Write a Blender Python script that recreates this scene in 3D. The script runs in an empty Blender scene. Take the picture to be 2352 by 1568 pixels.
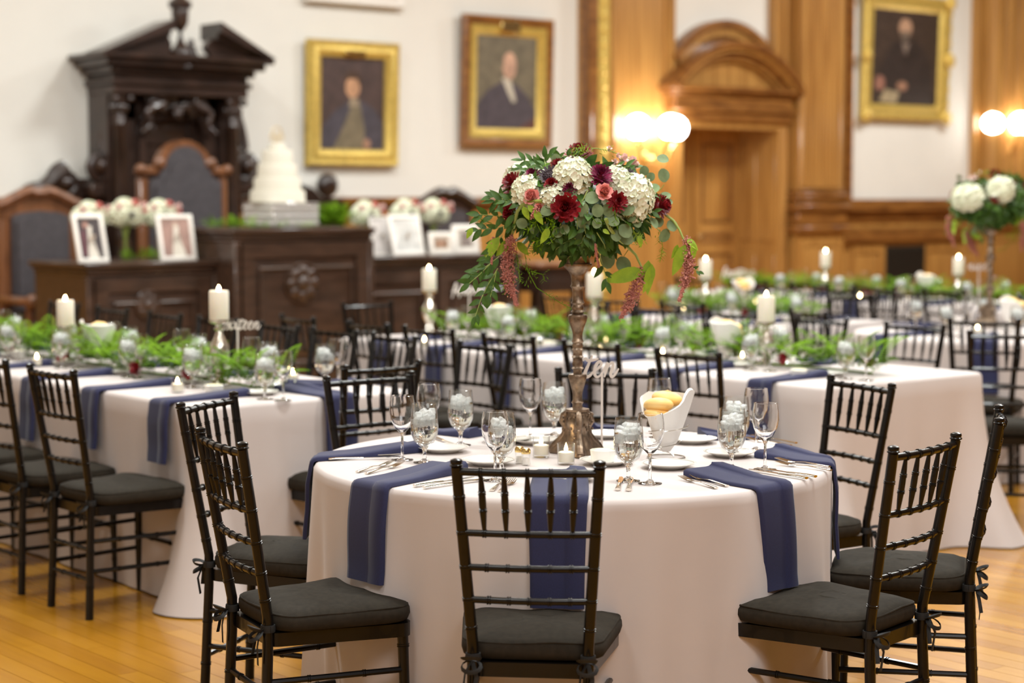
import bpy, bmesh, math, random
from mathutils import Vector, Matrix, Quaternion, noise
R = random.Random(11)
SC = bpy.context.scene
COL = SC.collection
pi = math.pi

# ---------------- camera, world, lights, exposure (room frame: X along the end wall, Y towards it) ---------------
FPX, HY, CH = 4312.0, 448.0, 1.55
TH = math.atan((784 - HY) / FPX)
AZ = math.atan((6400 - 1176) / FPX)
cam_d = bpy.data.cameras.new('camera'); cam = bpy.data.objects.new('camera', cam_d); COL.objects.link(cam)
cam.location = (0, 0, CH)
cam.rotation_euler = (pi / 2 - TH, 0, -(pi / 2 - AZ))
cam_d.sensor_width = 36; cam_d.lens = FPX / 2352 * 36
cam_d.dof.use_dof = True; cam_d.dof.focus_distance = 5.15; cam_d.dof.aperture_fstop = 2.2
cam_d.clip_end = 100
SC.camera = cam
w = bpy.data.worlds.new('world'); SC.world = w; w.use_nodes = True
w.node_tree.nodes['Background'].inputs[0].default_value = (1, .93, .82, 1)
w.node_tree.nodes['Background'].inputs[1].default_value = .3
SC.view_settings.view_transform = 'Standard'; SC.view_settings.look = 'None'
SC.view_settings.exposure = 0.05; SC.view_settings.gamma = 1
SC.cycles.max_bounces = 10; SC.cycles.transparent_max_bounces = 32; SC.cycles.transmission_bounces = 8
SC.cycles.sample_clamp_indirect = 6

def area(x, y, z, sx, sy, power, col=(1, .88, .72), rot=(0, 0, 0), shape='RECTANGLE'):
    l = bpy.data.lights.new('ceiling_or_fill_light', 'AREA'); l.shape = shape; l.size = sx
    if shape == 'RECTANGLE': l.size_y = sy
    l.energy = power; l.color = col
    o = bpy.data.objects.new('ceiling_or_fill_light', l); COL.objects.link(o); o.location = (x, y, z); o.rotation_euler = rot
    return o
LP = 150
for (x, y) in [(1.5, -1.5), (5, -1), (.5, 2.8), (4.2, 3.6), (8, 2.5), (3, 7.5), (7, 7.2), (11, 6.5), (5, 11.8), (9.5, 11.5), (14, 10.5), (18.5, 11.8)]:
    area(x, y, 5.6, 1.1, 0, LP*(.60 if y < 3 and x < 6 else (1.75 if x > 13 else 1.18)), (.955, 1, .99), shape='DISK')
area(1.2, -.6, 4.6, 3.2, 2.2, 110, (.97, .98, 1), (math.radians(38), 0, math.radians(-40)))  # broad weak fill light added above the camera, tilted forward; not a hall lamp

# pixel of the photograph -> point in the room
CT, ST = math.cos(TH), math.sin(TH); SA, CA = math.sin(AZ), math.cos(AZ)
def ray(px, py):
    x = (px - 1176) / FPX; y = -(py - 784) / FPX
    X, Y, Z = x, CT + y * ST, -ST + y * CT
    return Vector((X * SA + Y * CA, -X * CA + Y * SA, Z))
def W(px, py, z=.762):
    r = ray(px, py); t = (z - CH) / r.z
    return Vector((r.x * t, r.y * t, z))
def WN(px, py, n):
    r = ray(px, py); t = n / r.y
    return r.x * t, CH + r.z * t
def PR(p):
    X = p[0] * SA - p[1] * CA; Y = p[0] * CA + p[1] * SA; Z = p[2] - CH
    c = Y * CT - Z * ST; v = Y * ST + Z * CT
    return 1176 + FPX * X / c, 784 - FPX * v / c

# ---------------- mesh helper ---------------
class MB:
    def __init__(s): s.v = []; s.f = []
    def add(s, vs, fs):
        b = len(s.v); s.v += [tuple(v) for v in vs]; s.f += [tuple(i + b for i in f) for f in fs]; return s
    def box(s, x0, y0, z0, x1, y1, z1):
        return s.add([(x0,y0,z0),(x1,y0,z0),(x1,y1,z0),(x0,y1,z0),(x0,y0,z1),(x1,y0,z1),(x1,y1,z1),(x0,y1,z1)],
                     [(0,3,2,1),(4,5,6,7),(0,1,5,4),(1,2,6,5),(2,3,7,6),(3,0,4,7)])
    def bbox(s, x0, y0, z0, x1, y1, z1, b=.01):   # box with chamfered edges
        X, Y, Z = (x1-x0)/2, (y1-y0)/2, (z1-z0)/2; cx, cy, cz = (x0+x1)/2, (y0+y1)/2, (z0+z1)/2
        b = min(b, X*.9, Y*.9, Z*.9)
        bm = bmesh.new(); bmesh.ops.create_cube(bm, size=2, matrix=Matrix.Diagonal((X, Y, Z, 1)))
        bmesh.ops.bevel(bm, geom=bm.edges[:], offset=b, segments=1, affect='EDGES')
        bm.verts.ensure_lookup_table()
        s.add([(v.co.x+cx, v.co.y+cy, v.co.z+cz) for v in bm.verts], [[v.index for v in f.verts] for f in bm.faces]); bm.free(); return s
    def prism(s, poly, a0, a1, axis='z'):
        n = len(poly)
        def P(p, a): return {'z': (p[0], p[1], a), 'y': (p[0], a, p[1]), 'x': (a, p[0], p[1])}[axis]
        return s.add([P(p, a0) for p in poly] + [P(p, a1) for p in poly],
                     [tuple(range(n))[::-1], tuple(range(n, 2*n))] + [(i, (i+1) % n, n+(i+1) % n, n+i) for i in range(n)])
    def tube(s, pts, r, seg=8, flat=1.0, cap=True, thin=1.0):
        pts = [Vector(p) for p in pts]; n = len(pts)
        rr = r if isinstance(r, (list, tuple)) else [r] * n
        t0 = (pts[1] - pts[0]).normalized()
        up = Vector((0, 0, 1)) if abs(t0.z) < .9 else Vector((0, 1, 0))
        a = t0.cross(up).normalized(); vs = []
        for i, p in enumerate(pts):
            t = (pts[min(i+1, n-1)] - pts[max(i-1, 0)])
            if t.length < 1e-9: t = t0
            t.normalize(); a = (a - t * a.dot(t)).normalized(); b = t.cross(a)
            for k in range(seg):
                q = 2*pi*k/seg; vs.append(p + (a*math.cos(q)*thin + b*math.sin(q)*flat) * rr[i])
        fs = [(i*seg+k, i*seg+(k+1) % seg, (i+1)*seg+(k+1) % seg, (i+1)*seg+k) for i in range(n-1) for k in range(seg)]
        if cap: fs += [tuple(range(seg))[::-1], tuple((n-1)*seg+k for k in range(seg))]
        return s.add(vs, fs)
    def lathe(s, prof, seg=24, c=(0, 0, 0), fn=None):
        vs = []; fs = []; idx = []
        for (r, z) in prof:
            if r < 1e-6: idx.append([len(vs)]); vs.append((c[0], c[1], c[2]+z))
            else:
                l = []
                for k in range(seg):
                    q = 2*pi*k/seg; rr = r * (fn(q, z) if fn else 1)
                    l.append(len(vs)); vs.append((c[0]+rr*math.cos(q), c[1]+rr*math.sin(q), c[2]+z))
                idx.append(l)
        for a, b in zip(idx, idx[1:]):
            if len(a) == 1 and len(b) == 1: continue
            for k in range(seg):
                k2 = (k+1) % seg
                if len(a) == 1: fs.append((a[0], b[k2], b[k]))
                elif len(b) == 1: fs.append((a[k], a[k2], b[0]))
                else: fs.append((a[k], a[k2], b[k2], b[k]))
        return s.add(vs, fs)
    def sphere(s, c, r, seg=10, rings=6, sc=(1, 1, 1)):
        vs = [(c[0], c[1], c[2]-r*sc[2])]; fs = []
        for i in range(1, rings):
            ph = pi*i/rings
            for k in range(seg):
                q = 2*pi*k/seg
                vs.append((c[0]+r*sc[0]*math.sin(ph)*math.cos(q), c[1]+r*sc[1]*math.sin(ph)*math.sin(q), c[2]-r*sc[2]*math.cos(ph)))
        vs.append((c[0], c[1], c[2]+r*sc[2])); L = len(vs)-1
        for k in range(seg):
            k2 = (k+1) % seg
            fs.append((0, 1+k2, 1+k)); fs.append((L, L-seg+k, L-seg+k2))
            for i in range(rings-2): a = 1+i*seg; fs.append((a+k, a+k2, a+seg+k2, a+seg+k))
        return s.add(vs, fs)
    def octa(s, c, r):
        x, y, z = c
        return s.add([(x+r,y,z),(x-r,y,z),(x,y+r,z),(x,y-r,z),(x,y,z+r),(x,y,z-r)],
                     [(0,2,4),(2,1,4),(1,3,4),(3,0,4),(2,0,5),(1,2,5),(3,1,5),(0,3,5)])
    def strip(s, L, Rt, thick=0):
        n = len(L); b = [tuple(p) for p in L] + [tuple(p) for p in Rt]
        return s.add(b, [(i, i+1, n+i+1, n+i) for i in range(n-1)])
    def xf(s, M):
        s.v = [tuple(M @ Vector(v)) for v in s.v]; return s
    def join(s, o, M=None):
        return s.add([M @ Vector(v) for v in o.v] if M else o.v, o.f)
    def mesh(s, name, mat, smooth=40):
        me = bpy.data.meshes.new(name); me.from_pydata(s.v, [], s.f); me.update()
        bm = bmesh.new(); bm.from_mesh(me); bmesh.ops.recalc_face_normals(bm, faces=bm.faces[:]); bm.to_mesh(me); bm.free()
        if mat: me.materials.append(mat)
        if smooth:
            me.polygons.foreach_set('use_smooth', [True] * len(me.polygons))
            me.set_sharp_from_angle(angle=math.radians(smooth))
        return me
    def obj(s, name, mat, parent=None, loc=(0, 0, 0), rz=0, smooth=40):
        return link(name, s.mesh(name, mat, smooth), parent, loc, rz)
def link(name, me, parent=None, loc=(0, 0, 0), rz=0):
    o = bpy.data.objects.new(name, me); COL.objects.link(o); o.parent = parent
    o.location = loc; o.rotation_euler = (0, 0, rz); return o
def tag(o, label=None, cat=None, group=None, kind=None):
    if label: o['label'] = label
    if cat: o['category'] = cat
    if group: o['group'] = group
    if kind: o['kind'] = kind
    return o
def root(name, label, cat, loc=(0, 0, 0), rz=0, group=None):
    o = bpy.data.objects.new(name, None); COL.objects.link(o); o.location = loc; o.rotation_euler = (0, 0, rz); o.empty_display_size = .1
    return tag(o, label, cat, group)
KIDS = {}
def kids(o): return [c for c in bpy.data.objects if c.parent == o]
def snap(o):   # remember a thing's tree once, so copies are quick
    def rec(x): return (x, [rec(c) for c in kids(x)])
    KIDS[o.name] = rec(o)
def dup(src, loc, rz, label, group=None):
    def rec(node, par):
        c = node[0].copy(); COL.objects.link(c)
        if par: c.parent = par; c.matrix_parent_inverse = node[0].matrix_parent_inverse.copy()
        for k in node[1]: rec(k, c)
        return c
    if src.name not in KIDS: snap(src)
    c = rec(KIDS[src.name], None); c.location = loc; c.rotation_euler = (0, 0, rz)
    c['label'] = label
    if group: c['group'] = group
    return c
class Proto:      # first use moves the original itself, later ones copy it
    def __init__(s, o): s.o = o; s.used = False; snap(o)
    def put(s, loc, rz, label, group=None, cat=None):
        if not s.used:
            s.used = True; o = s.o; o.location = loc; o.rotation_euler = (0, 0, rz); o['label'] = label
            if group: o['group'] = group
        else: o = dup(s.o, loc, rz, label, group)
        return o

# ---------------- materials ---------------
def mat(name, col, rough=.5, metal=0, **k):
    m = bpy.data.materials.new(name); m.use_nodes = True; nt = m.node_tree; b = nt.nodes['Principled BSDF']
    b.inputs['Base Color'].default_value = (*col, 1); b.inputs['Roughness'].default_value = rough; b.inputs['Metallic'].default_value = metal
    for kk, v in k.items():
        n = {'trans': 'Transmission Weight', 'ior': 'IOR', 'coat': 'Coat Weight', 'sheen': 'Sheen Weight', 'emit': 'Emission Strength', 'sss': 'Subsurface Weight', 'alpha': 'Alpha', 'spec': 'Specular IOR Level'}.get(kk)
        if n: b.inputs[n].default_value = v
    if 'ecol' in k: b.inputs['Emission Color'].default_value = (*k['ecol'], 1)
    if 'sss' in k: b.inputs['Subsurface Radius'].default_value = (.02, .015, .01)
    var, sc, st = k.get('var', 0), k.get('scale', 8), k.get('stretch', (1, 1, 1))
    if var or k.get('bump'):
        tc = nt.nodes.new('ShaderNodeTexCoord'); mp = nt.nodes.new('ShaderNodeMapping'); mp.inputs['Scale'].default_value = st
        nz = nt.nodes.new('ShaderNodeTexNoise'); nz.inputs['Scale'].default_value = sc; nz.inputs['Detail'].default_value = 5
        nt.links.new(tc.outputs['Object'], mp.inputs[0]); nt.links.new(mp.outputs[0], nz.inputs['Vector'])
        if var:
            cr = nt.nodes.new('ShaderNodeValToRGB'); e = cr.color_ramp.elements
            e[0].position = .3; e[1].position = .72
            c2 = k.get('col2', tuple(c * (1 - var) for c in col))
            e[0].color = (*c2, 1); e[1].color = (*[min(1, c * (1 + var * .5)) for c in col], 1)
            nt.links.new(nz.outputs['Fac'], cr.inputs[0]); nt.links.new(cr.outputs[0], b.inputs['Base Color'])
        if k.get('bump'):
            bp = nt.nodes.new('ShaderNodeBump'); bp.inputs['Strength'].default_value = k['bump']; bp.inputs['Distance'].default_value = k.get('bdist', .01)
            nt.links.new(nz.outputs['Fac'], bp.inputs['Height']); nt.links.new(bp.outputs[0], b.inputs['Normal'])
    return m
M = {}
M['black'] = mat('black_lacquer', (.0055, .0042, .0035), .27, spec=.28, coat=.10, var=.3, scale=40)
M['cushion'] = mat('black_cushion_fabric', (.026, .021, .0145), .9, spec=.2, var=.25, scale=60, bump=.15, bdist=.003)
M['ribbon'] = mat('black_ribbon', (.006, .006, .006), .7)
M['cloth'] = mat('blush_satin_cloth', (.56, .495, .47), .60, sheen=.15, var=.04, scale=3, bump=.12, bdist=.01)
M['navy'] = mat('navy_napkin_cloth', (.015, .017, .064), .85, sheen=.1, var=.18, scale=300)
def thin_glass(name, ior=1.5, tint=(.985, .99, .985)):
    m = bpy.data.materials.new(name); m.use_nodes = True; nt = m.node_tree; N = nt.nodes.new; L = nt.links.new; nt.nodes.remove(nt.nodes['Principled BSDF'])
    t = N('ShaderNodeBsdfTransparent'); t.inputs[0].default_value = (*tint, 1); g = N('ShaderNodeBsdfGlossy'); g.inputs['Roughness'].default_value = .02; lw = N('ShaderNodeLayerWeight'); lw.inputs[0].default_value = .5; pw_ = N('ShaderNodeMath'); pw_.operation = 'POWER'; pw_.inputs[1].default_value = 3; L(lw.outputs['Facing'], pw_.inputs[0]); f = N('ShaderNodeMath'); f.operation = 'MULTIPLY_ADD'; f.inputs[1].default_value = .8; f.inputs[2].default_value = .05; L(pw_.outputs[0], f.inputs[0])
    mx = N('ShaderNodeMixShader'); L(f.outputs[0], mx.inputs[0]); L(t.outputs[0], mx.inputs[1]); L(g.outputs[0], mx.inputs[2]); L(mx.outputs[0], nt.nodes['Material Output'].inputs[0]); return m
M['glass'] = thin_glass('clear_glass', 1.55)
M['glassr'] = mat('cut_clear_glass', (1, 1, 1), .0, trans=1, ior=1.45)
M['water'] = mat('water', (.97, .985, .98), .0, trans=1, ior=1.33)
M['ice'] = mat('ice', (.95, .97, .96), .15, alpha=.42, ior=1.31, bump=.3, scale=60)
M['china'] = mat('white_china', (.82, .80, .75), .18, coat=.3)
M['silver'] = mat('polished_flatware', (.78, .74, .66), .12, 1)
M['rimsilver'] = mat('platinum_rim', (.45, .42, .38), .2, 1)
M['wax'] = mat('ivory_wax', (.84, .78, .66), .5, sss=.5)
M['flame'] = mat('candle_flame', (1, .8, .45), .5, emit=45, ecol=(1, .72, .36))
M['wick'] = mat('wick', (.02, .015, .01), .9)
M['mercury'] = mat('mercury_glass', (.78, .74, .66), .16, .85, var=.35, scale=30)
M['gold'] = mat('gilt_frame', (.74, .53, .13), .38, .45, var=.25, scale=25, bump=.4, bdist=.01)
M['goldm'] = mat('brass_arm', (.80, .62, .28), .2, .9)
M['goldlid'] = mat('gold_shaker_lid', (.75, .55, .22), .25, 1)
M['antique'] = mat('antique_bronze', (.30, .22, .155), .38, .85, var=.6, scale=45, bump=.6, bdist=.004)
M['white'] = mat('white_painted', (.84, .80, .74), .45)
M['signm'] = mat('whitewashed_sign_wood', (.74, .66, .60), .6)
M['linen'] = mat('white_linen', (.82, .80, .77), .8, bump=.2, scale=12, bdist=.01)
M['bread'] = mat('golden_bread', (.78, .42, .09), .5, var=.4, scale=6, col2=(.86, .62, .26))
M['butter'] = mat('butter', (.90, .84, .52), .4)
M['wire'] = mat('steel_wire', (.5, .48, .44), .25, 1)
M['oak'] = mat('honey_oak_panelling', (.47, .25, .068), .32, coat=.2, var=.5, scale=3.2, stretch=(15, 15, .35), col2=(.29, .125, .028))
M['oakd'] = mat('dark_oak_moulding', (.27, .115, .026), .32, coat=.25, var=.5, scale=3.5, stretch=(1, 5, 5), col2=(.14, .05, .012))
M['dark'] = mat('carved_dark_walnut', (.040, .021, .015), .30, coat=.3, var=.5, scale=5, bump=.25)
M['bench'] = mat('brown_walnut_bench', (.058, .031, .020), .33, coat=.2, var=.5, scale=4, stretch=(1, 3, 6))
M['cherry'] = mat('cherry_chair_wood', (.20, .078, .032), .32, coat=.25, var=.4, scale=6, stretch=(3, 3, .6))
M['leather'] = mat('charcoal_leather', (.070, .062, .068), .42, var=.2, scale=20, bump=.25)
M['plaster'] = mat('cream_plaster', (.80, .775, .715), .9, var=.03, scale=2)
M['vent'] = mat('vent_black', (.02, .016, .012), .6)
M['globe'] = mat('lit_glass_globe', (1, .95, .85), .4, emit=20, ecol=(1, .95, .88))
M['icing'] = mat('ivory_icing', (.66, .62, .52), .6)
M['topper'] = mat('gold_cake_topper', (.72, .60, .40), .4, .3)
M['mirror'] = mat('mirrored_stand', (.86, .85, .83), .15, .55, bump=.5, scale=18)
def leafm(name, col, c2, rough=.45, **k): return mat(name, col, rough, var=.6, spec=k.get('spec', .3), scale=k.get('scale', 25), col2=c2)
M['leaf'] = leafm('deep_green_leaf', (.075, .155, .022), (.03, .075, .012), .42)
M['leaf2'] = leafm('lime_green_leaf', (.30, .42, .03), (.17, .28, .02), .45)
M['euca'] = leafm('silver_green_eucalyptus', (.22, .295, .145), (.13, .19, .085), .6)
M['fern'] = leafm('bright_fern', (.17, .31, .006), (.07, .165, .004), .7, scale=6, spec=.12)
M['stem'] = mat('green_stem', (.30, .38, .08), .5)
M['petalw'] = mat('white_petal', (.86, .85, .72), .6, var=.12, scale=50, col2=(.74, .78, .56))
M['red'] = mat('crimson_petal', (.30, .012, .016), .5, var=.5, scale=60, col2=(.12, .004, .008))
M['magenta'] = mat('magenta_petal', (.26, .014, .07), .5, var=.5, scale=60, col2=(.08, .004, .02))
M['plum'] = mat('plum_petal', (.030, .006, .014), .6, var=.5, scale=60)
M['pink'] = mat('pink_petal', (.84, .42, .37), .5, var=.25, scale=50, col2=(.80, .30, .27))
M['palep'] = mat('pale_pink_petal', (.86, .60, .56), .5)
M['amar'] = mat('rust_pink_amaranthus', (.54, .20, .15), .75, var=.4, scale=90)

def plank_mat():
    m = bpy.data.materials.new('varnished_oak_floor'); m.use_nodes = True; nt = m.node_tree; b = nt.nodes['Principled BSDF']
    N = nt.nodes.new; L = nt.links.new
    tc = N('ShaderNodeNewGeometry'); mp = N('ShaderNodeMapping'); mp.inputs['Scale'].default_value = (26, 1.3, 1); nz = N('ShaderNodeTexNoise')
    nz.inputs['Scale'].default_value = 1.6; nz.inputs['Detail'].default_value = 6; L(tc.outputs['Position'], mp.inputs[0]); L(mp.outputs[0], nz.inputs[0])
    oi = N('ShaderNodeObjectInfo'); ad = N('ShaderNodeMath'); L(oi.outputs['Random'], ad.inputs[0]); L(tc.outputs['Random Per Island'], ad.inputs[1])
    fr = N('ShaderNodeMath'); fr.operation = 'FRACT'; L(ad.outputs[0], fr.inputs[0])
    mx = N('ShaderNodeMath'); mx.operation = 'MULTIPLY_ADD'; mx.inputs[1].default_value = .55; L(fr.outputs[0], mx.inputs[0])
    m2 = N('ShaderNodeMath'); m2.operation = 'MULTIPLY'; m2.inputs[1].default_value = .5; L(nz.outputs['Fac'], m2.inputs[0]); L(m2.outputs[0], mx.inputs[2])
    cr = N('ShaderNodeValToRGB'); e = cr.color_ramp.elements; e[0].position = .05; e[0].color = (.30, .115, .007, 1); e[1].position = .95; e[1].color = (.50, .235, .013, 1)
    L(mx.outputs[0], cr.inputs[0]); L(cr.outputs[0], b.inputs['Base Color'])
    b.inputs['Roughness'].default_value = .24; b.inputs['Coat Weight'].default_value = .3; b.inputs['Coat Roughness'].default_value = .08
    return m
M['floor'] = plank_mat()
ORD = ['first', 'second', 'third', 'fourth', 'fifth', 'sixth', 'seventh', 'eighth', 'ninth', 'tenth', 'eleventh', 'twelfth', 'thirteenth', 'fourteenth', 'fifteenth', 'sixteenth']
# ================= the room =================
NW = 15.4                                  # the end wall's plaster face
def struct(name, mb, m, parent=None, smooth=40):
    o = mb.obj(name, m, parent, smooth=smooth)
    if not parent: o['kind'] = 'structure'
    return o
UL, UR, NF, ZC = -4.0, 25.0, -5.5, 6.4
fl = struct('floor', MB().box(UL, NF, -.12, UR, NW + .9, -.02), M['oakd'])
struct('ceiling', MB().box(UL, NF, ZC, UR, NW + .9, ZC + .1), M['plaster'])
struct('wall_left', MB().box(UL - .1, NF, -.1, UL, NW + .9, ZC), M['plaster'])
struct('wall_right', MB().box(UR, NF, -.1, UR + .1, NW + .9, ZC), M['oakd'])
struct('wall_front', MB().box(UL, NF - .1, -.1, UR, NF, ZC), M['oakd'])
# floor planks run towards the end wall
pw, near, rest = .083, [], []
rp = random.Random(5)
x = UL + .01; ci = 0
while x < UR - pw:
    y = NF - rp.random() * 2.0
    while y < NW + .2:
        L = 2.2; y0, y1 = max(y, NF), min(y + L, NW + .3)
        if y1 > y0:
            px, py = PR((x + pw / 2, (y0 + y1) / 2, 0)) if (y0 + y1) / 2 * SA + x * CA > 1 else (9e9, 9e9)
            vis = y1 - y0 > 2.19 and -260 < px < 2650 and 1180 < py < 1900
            hid = 760 < px < 1900 and py > 1300
            (near if vis and not hid else rest).append((x, y0, y1, py))
        y += L
    x += pw; ci += 1
near.sort(key=lambda p: -p[3]); rest += near[298:]; near = near[:298]
def plank_mb(mb, x, y0, y1):
    a, b, c, z = .0003, .0009, .0007, 0.0
    return mb.add([(x+a, y0, -.03), (x+pw-a, y0, -.03), (x+pw-a, y1-.001, -.03), (x+a, y1-.001, -.03),
                   (x+b, y0+c, z), (x+pw-b, y0+c, z), (x+pw-b, y1-c, z), (x+b, y1-c, z)],
                  [(4,5,6,7), (0,1,5,4), (1,2,6,5), (2,3,7,6), (3,0,4,7)])
pm = plank_mb(MB(), 0, 0, 2.2).mesh('plank', M['floor'], 0)
for (x, y0, y1, _) in near: link('plank', pm, fl, (x, y0, 0))
mb = MB()
for (x, y0, y1, _) in rest: plank_mb(mb, x, y0, y1)
tag(mb.obj('far_planks', M['floor'], fl, smooth=0), kind='stuff')

# end wall with the door opening
def uw(px, py=300, n=NW): return WN(px, py, n)[0]
dL, dR = 15.08, 16.72; dTop = 2.34
wb = MB().box(UL, NW, -.1, dL, NW + .8, ZC).box(dR, NW, -.1, UR, NW + .8, ZC).box(dL, NW, dTop, dR, NW + .8, ZC)
struct('wall_back', wb, M['plaster'])
def pan(mb, u0, z0, u1, z1, n, t=.02, stile=.07, depth=.015):     # frame and raised panel
    g = .0015; mb.box(u0 + stile, n - t + g, z0, u1 - stile, n, z0 + stile); mb.box(u0 + stile, n - t + g, z1 - stile, u1 - stile, n, z1)
    mb.box(u0, n - t, z0, u0 + stile, n, z1); mb.box(u1 - stile, n - t, z0, u1, n, z1)
    a, b, c, d = u0 + stile, z0 + stile, u1 - stile, z1 - stile; e = min(.05, (c - a) * .2)
    mb.add([(a, n, b), (c, n, b), (c, n, d), (a, n, d), (a+e, n-depth, b+e), (c-e, n-depth, b+e), (c-e, n-depth, d-e), (a+e, n-depth, d-e)],
           [(0,1,5,4), (1,2,6,5), (2,3,7,6), (3,0,4,7), (4,5,6,7)])
# wainscot under the cream wall
u13 = uw(1326)
mb = MB().box(UL, NW - .04, 0, u13, NW, 1.42).box(UL, NW - .09, 1.42, u13, NW, 1.47).box(UL, NW - .13, 1.47, u13, NW, 1.53).box(UL, NW - .09, 0, u13, NW, .2)
wn = struct('trim_1', mb, M['oakd'])
k = UL + .1
while k < u13 - .8:
    p = MB(); pan(p, k, .25, k + .85, 1.38, NW - .04, .03, .09); p.obj('panel', M['oak'], wn); k += .87
# oak facing of the wall: everything from the ornate pilaster rightwards, leaving the two plaster fields free
uA, uB, uC, uD, uE, uF = u13, uw(1402), uw(1532), uw(1762), uw(1940), uw(2226)
zf = 1.45                                  # sill of the portrait field
of = struct('trim_2', MB().box(uA, NW - .05, 0, dL, NW, dTop + .55).box(uA, NW - .05, dTop + .55, uC, NW, ZC)
            .box(dR, NW - .05, 0, uE, NW, ZC).box(uD, NW - .05, dTop, dR + .01, NW, ZC).box(dL, NW - .05, dTop, uD, NW, dTop + .76)
            .box(uE, NW - .05, 0, uF, NW, zf).box(uF, NW - .05, 0, UR, NW, ZC), M['oak'])
# ornate pilaster at the corner of the cream wall
p = MB().box(uA, NW - .16, 0, uA + .16, NW - .05, ZC); p.tube([(uA + .03, NW - .17, 0), (uA + .03, NW - .17, ZC)], .03, 8); p.obj('pilaster_edge', M['oakd'], of)
p = MB(); z = .2
while z < 6.2:
    p.sphere((uA + .25, NW - .15, z), .055, 8, 5, (1, .6, 1)); p.sphere((uA + .25, NW - .15, z + .075), .03, 6, 4, (1.5, .6, .8)); z += .15
p.box(uA + .17, NW - .15, 0, uA + .33, NW - .05, ZC); p.obj('carved_strip', M['gold'], of)
p = MB().box(uA + .33, NW - .13, 0, uB - .05, NW - .05, ZC); p.tube([(uB - .09, NW - .13, 0), (uB - .09, NW - .13, ZC)], .04, 8); p.obj('pilaster_edge', M['oak'], of)
# moulding strips along the flat panel
def vstrip(u, d, wd, z0=0, z1=ZC, m='oak', nm='moulding'):
    q = MB().box(u - wd / 2, NW - .05 - d, z0, u + wd / 2, NW - .05, z1); return q.obj(nm, M[m], of)
vstrip(uC - .07, .03, .05); vstrip(uC - .01, .06, .05, dTop + .55); vstrip(uD + .03, .06, .06, dTop + .5); vstrip(uD + .22, .04, .05, 1.5)
MB().box(uE, NW - .10, zf - .03, uF, NW, zf + .05).obj('field_sill', M['oakd'], of)
vstrip(uE - .02, .07, .08, zf, ZC, 'oakd'); vstrip(uF + .02, .05, .06, zf)
# fluted pilasters
def pilaster(u0, u1, base, name='fluted_pilaster', d=.17):
    wd = u1 - u0; n0 = NW - .05
    q = MB().box(u0, n0 - d, 0, u1, n0, ZC)
    nfl = 6; st = wd / nfl
    for i in range(nfl): q.tube([(u0 + st * (i + .5), n0 - d, base + .12), (u0 + st * (i + .5), n0 - d, ZC)], st * .40, 8)
    q.obj(name, M['oak'], of)
    b = MB()
    for (z0, z1, e) in [(base - .42, base - .34, .11), (base - .34, base - .16, .07), (base - .16, base - .08, .12), (base - .08, base - .02, .08), (base - .02, base + .05, .10), (base + .05, base + .10, .05)]:
        b.bbox(u0 - e, n0 - d - e, z0, u1 + e, n0, z1, .015)
    b.obj('pilaster_base', M['oakd'], of)
    pd = MB().box(u0 - .04, n0 - d - .04, 0, u1 + .04, n0, base - .42); pan(pd, u0, .25, u1, base - .5, n0 - d - .04, .02, .08); pd.obj('pedestal', M['oak'], of)
pilaster(uw(1803), uw(1926) - .22, 1.52)
pilaster(uF + .12, uw(2400), 1.52)
# wainscot under the portrait, with the black vent
q = MB()
for (z0, z1, e) in [(1.36, 1.42, .12), (1.30, 1.36, .07), (1.22, 1.30, .03), (1.08, 1.14, .05), (.98, 1.08, .09), (0, .22, .04)]: q.box(uE - .2, NW - .05 - e, z0, uF + .1, NW - .05, z1)
q.obj('rail', M['oakd'], of)
us = [uw(1945, 600), uw(2022, 600), uw(2112, 600), uw(2200, 600), uw(2300, 600)]
for i, (a, b) in enumerate(zip(us, us[1:])):
    q = MB()
    if i == 1:
        q.box(a, NW - .09, .34, b, NW - .05, .9)
        for j in range(14): q.box(a + .02, NW - .105, .36 + j * .038, b - .02, NW - .09, .38 + j * .038)
        q.obj('vent', M['vent'], of)
    else: pan(q, a, .28, b, .93, NW - .05, .03, .10); q.obj('panel', M['oak'], of)
# ---- door
dn = NW + .52
dr = MB().box(dL - .1, dn, 0, dR + .1, dn + .06, dTop + .05); door = struct('door_1', dr, M['oak'])
wl = (dR - dL) / 2 - .04
for s in (0, 1):
    a = dL + .02 + s * (wl + .04)
    q = MB(); st = .13
    q.box(a + st, dn - .029, 0, a + wl - st, dn, .2); q.box(a + st, dn - .029, 2.16, a + wl - st, dn, dTop)
    for zz in (.92, 1.16): q.box(a + st, dn - .029, zz - .07, a + wl - st, dn, zz + .06)
    q.box(a, dn - .03, 0, a + st, dn, dTop); q.box(a + wl - st, dn - .03, 0, a + wl, dn, dTop); lf = q.obj('leaf', M['oak'], door)
    for (z0, z1) in [(.2, .85), (.98, 1.09), (1.22, 2.16)]:
        e = .04; b, c = a + st, a + wl - st; q = MB()
        q.add([(b, dn, z0), (c, dn, z0), (c, dn, z1), (b, dn, z1), (b+e, dn-.02, z0+e), (c-e, dn-.02, z0+e), (c-e, dn-.02, z1-e), (b+e, dn-.02, z1-e)], [(0,1,5,4), (1,2,6,5), (2,3,7,6), (3,0,4,7), (4,5,6,7)])
        MB().tube([(b+.012, dn-.026, z0+.012), (c-.012, dn-.026, z0+.012), (c-.012, dn-.026, z1-.012), (b+.012, dn-.026, z1-.012), (b+.012, dn-.026, z0+.012)], .020, 6).obj('panel_moulding', M['oakd'], lf); q.obj('panel', M['oak'], lf)
MB().sphere(((dL + dR) / 2 + .07, dn - .07, 1.05), .03, 8, 6).obj('door_knob', M['goldm'], door)
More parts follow.
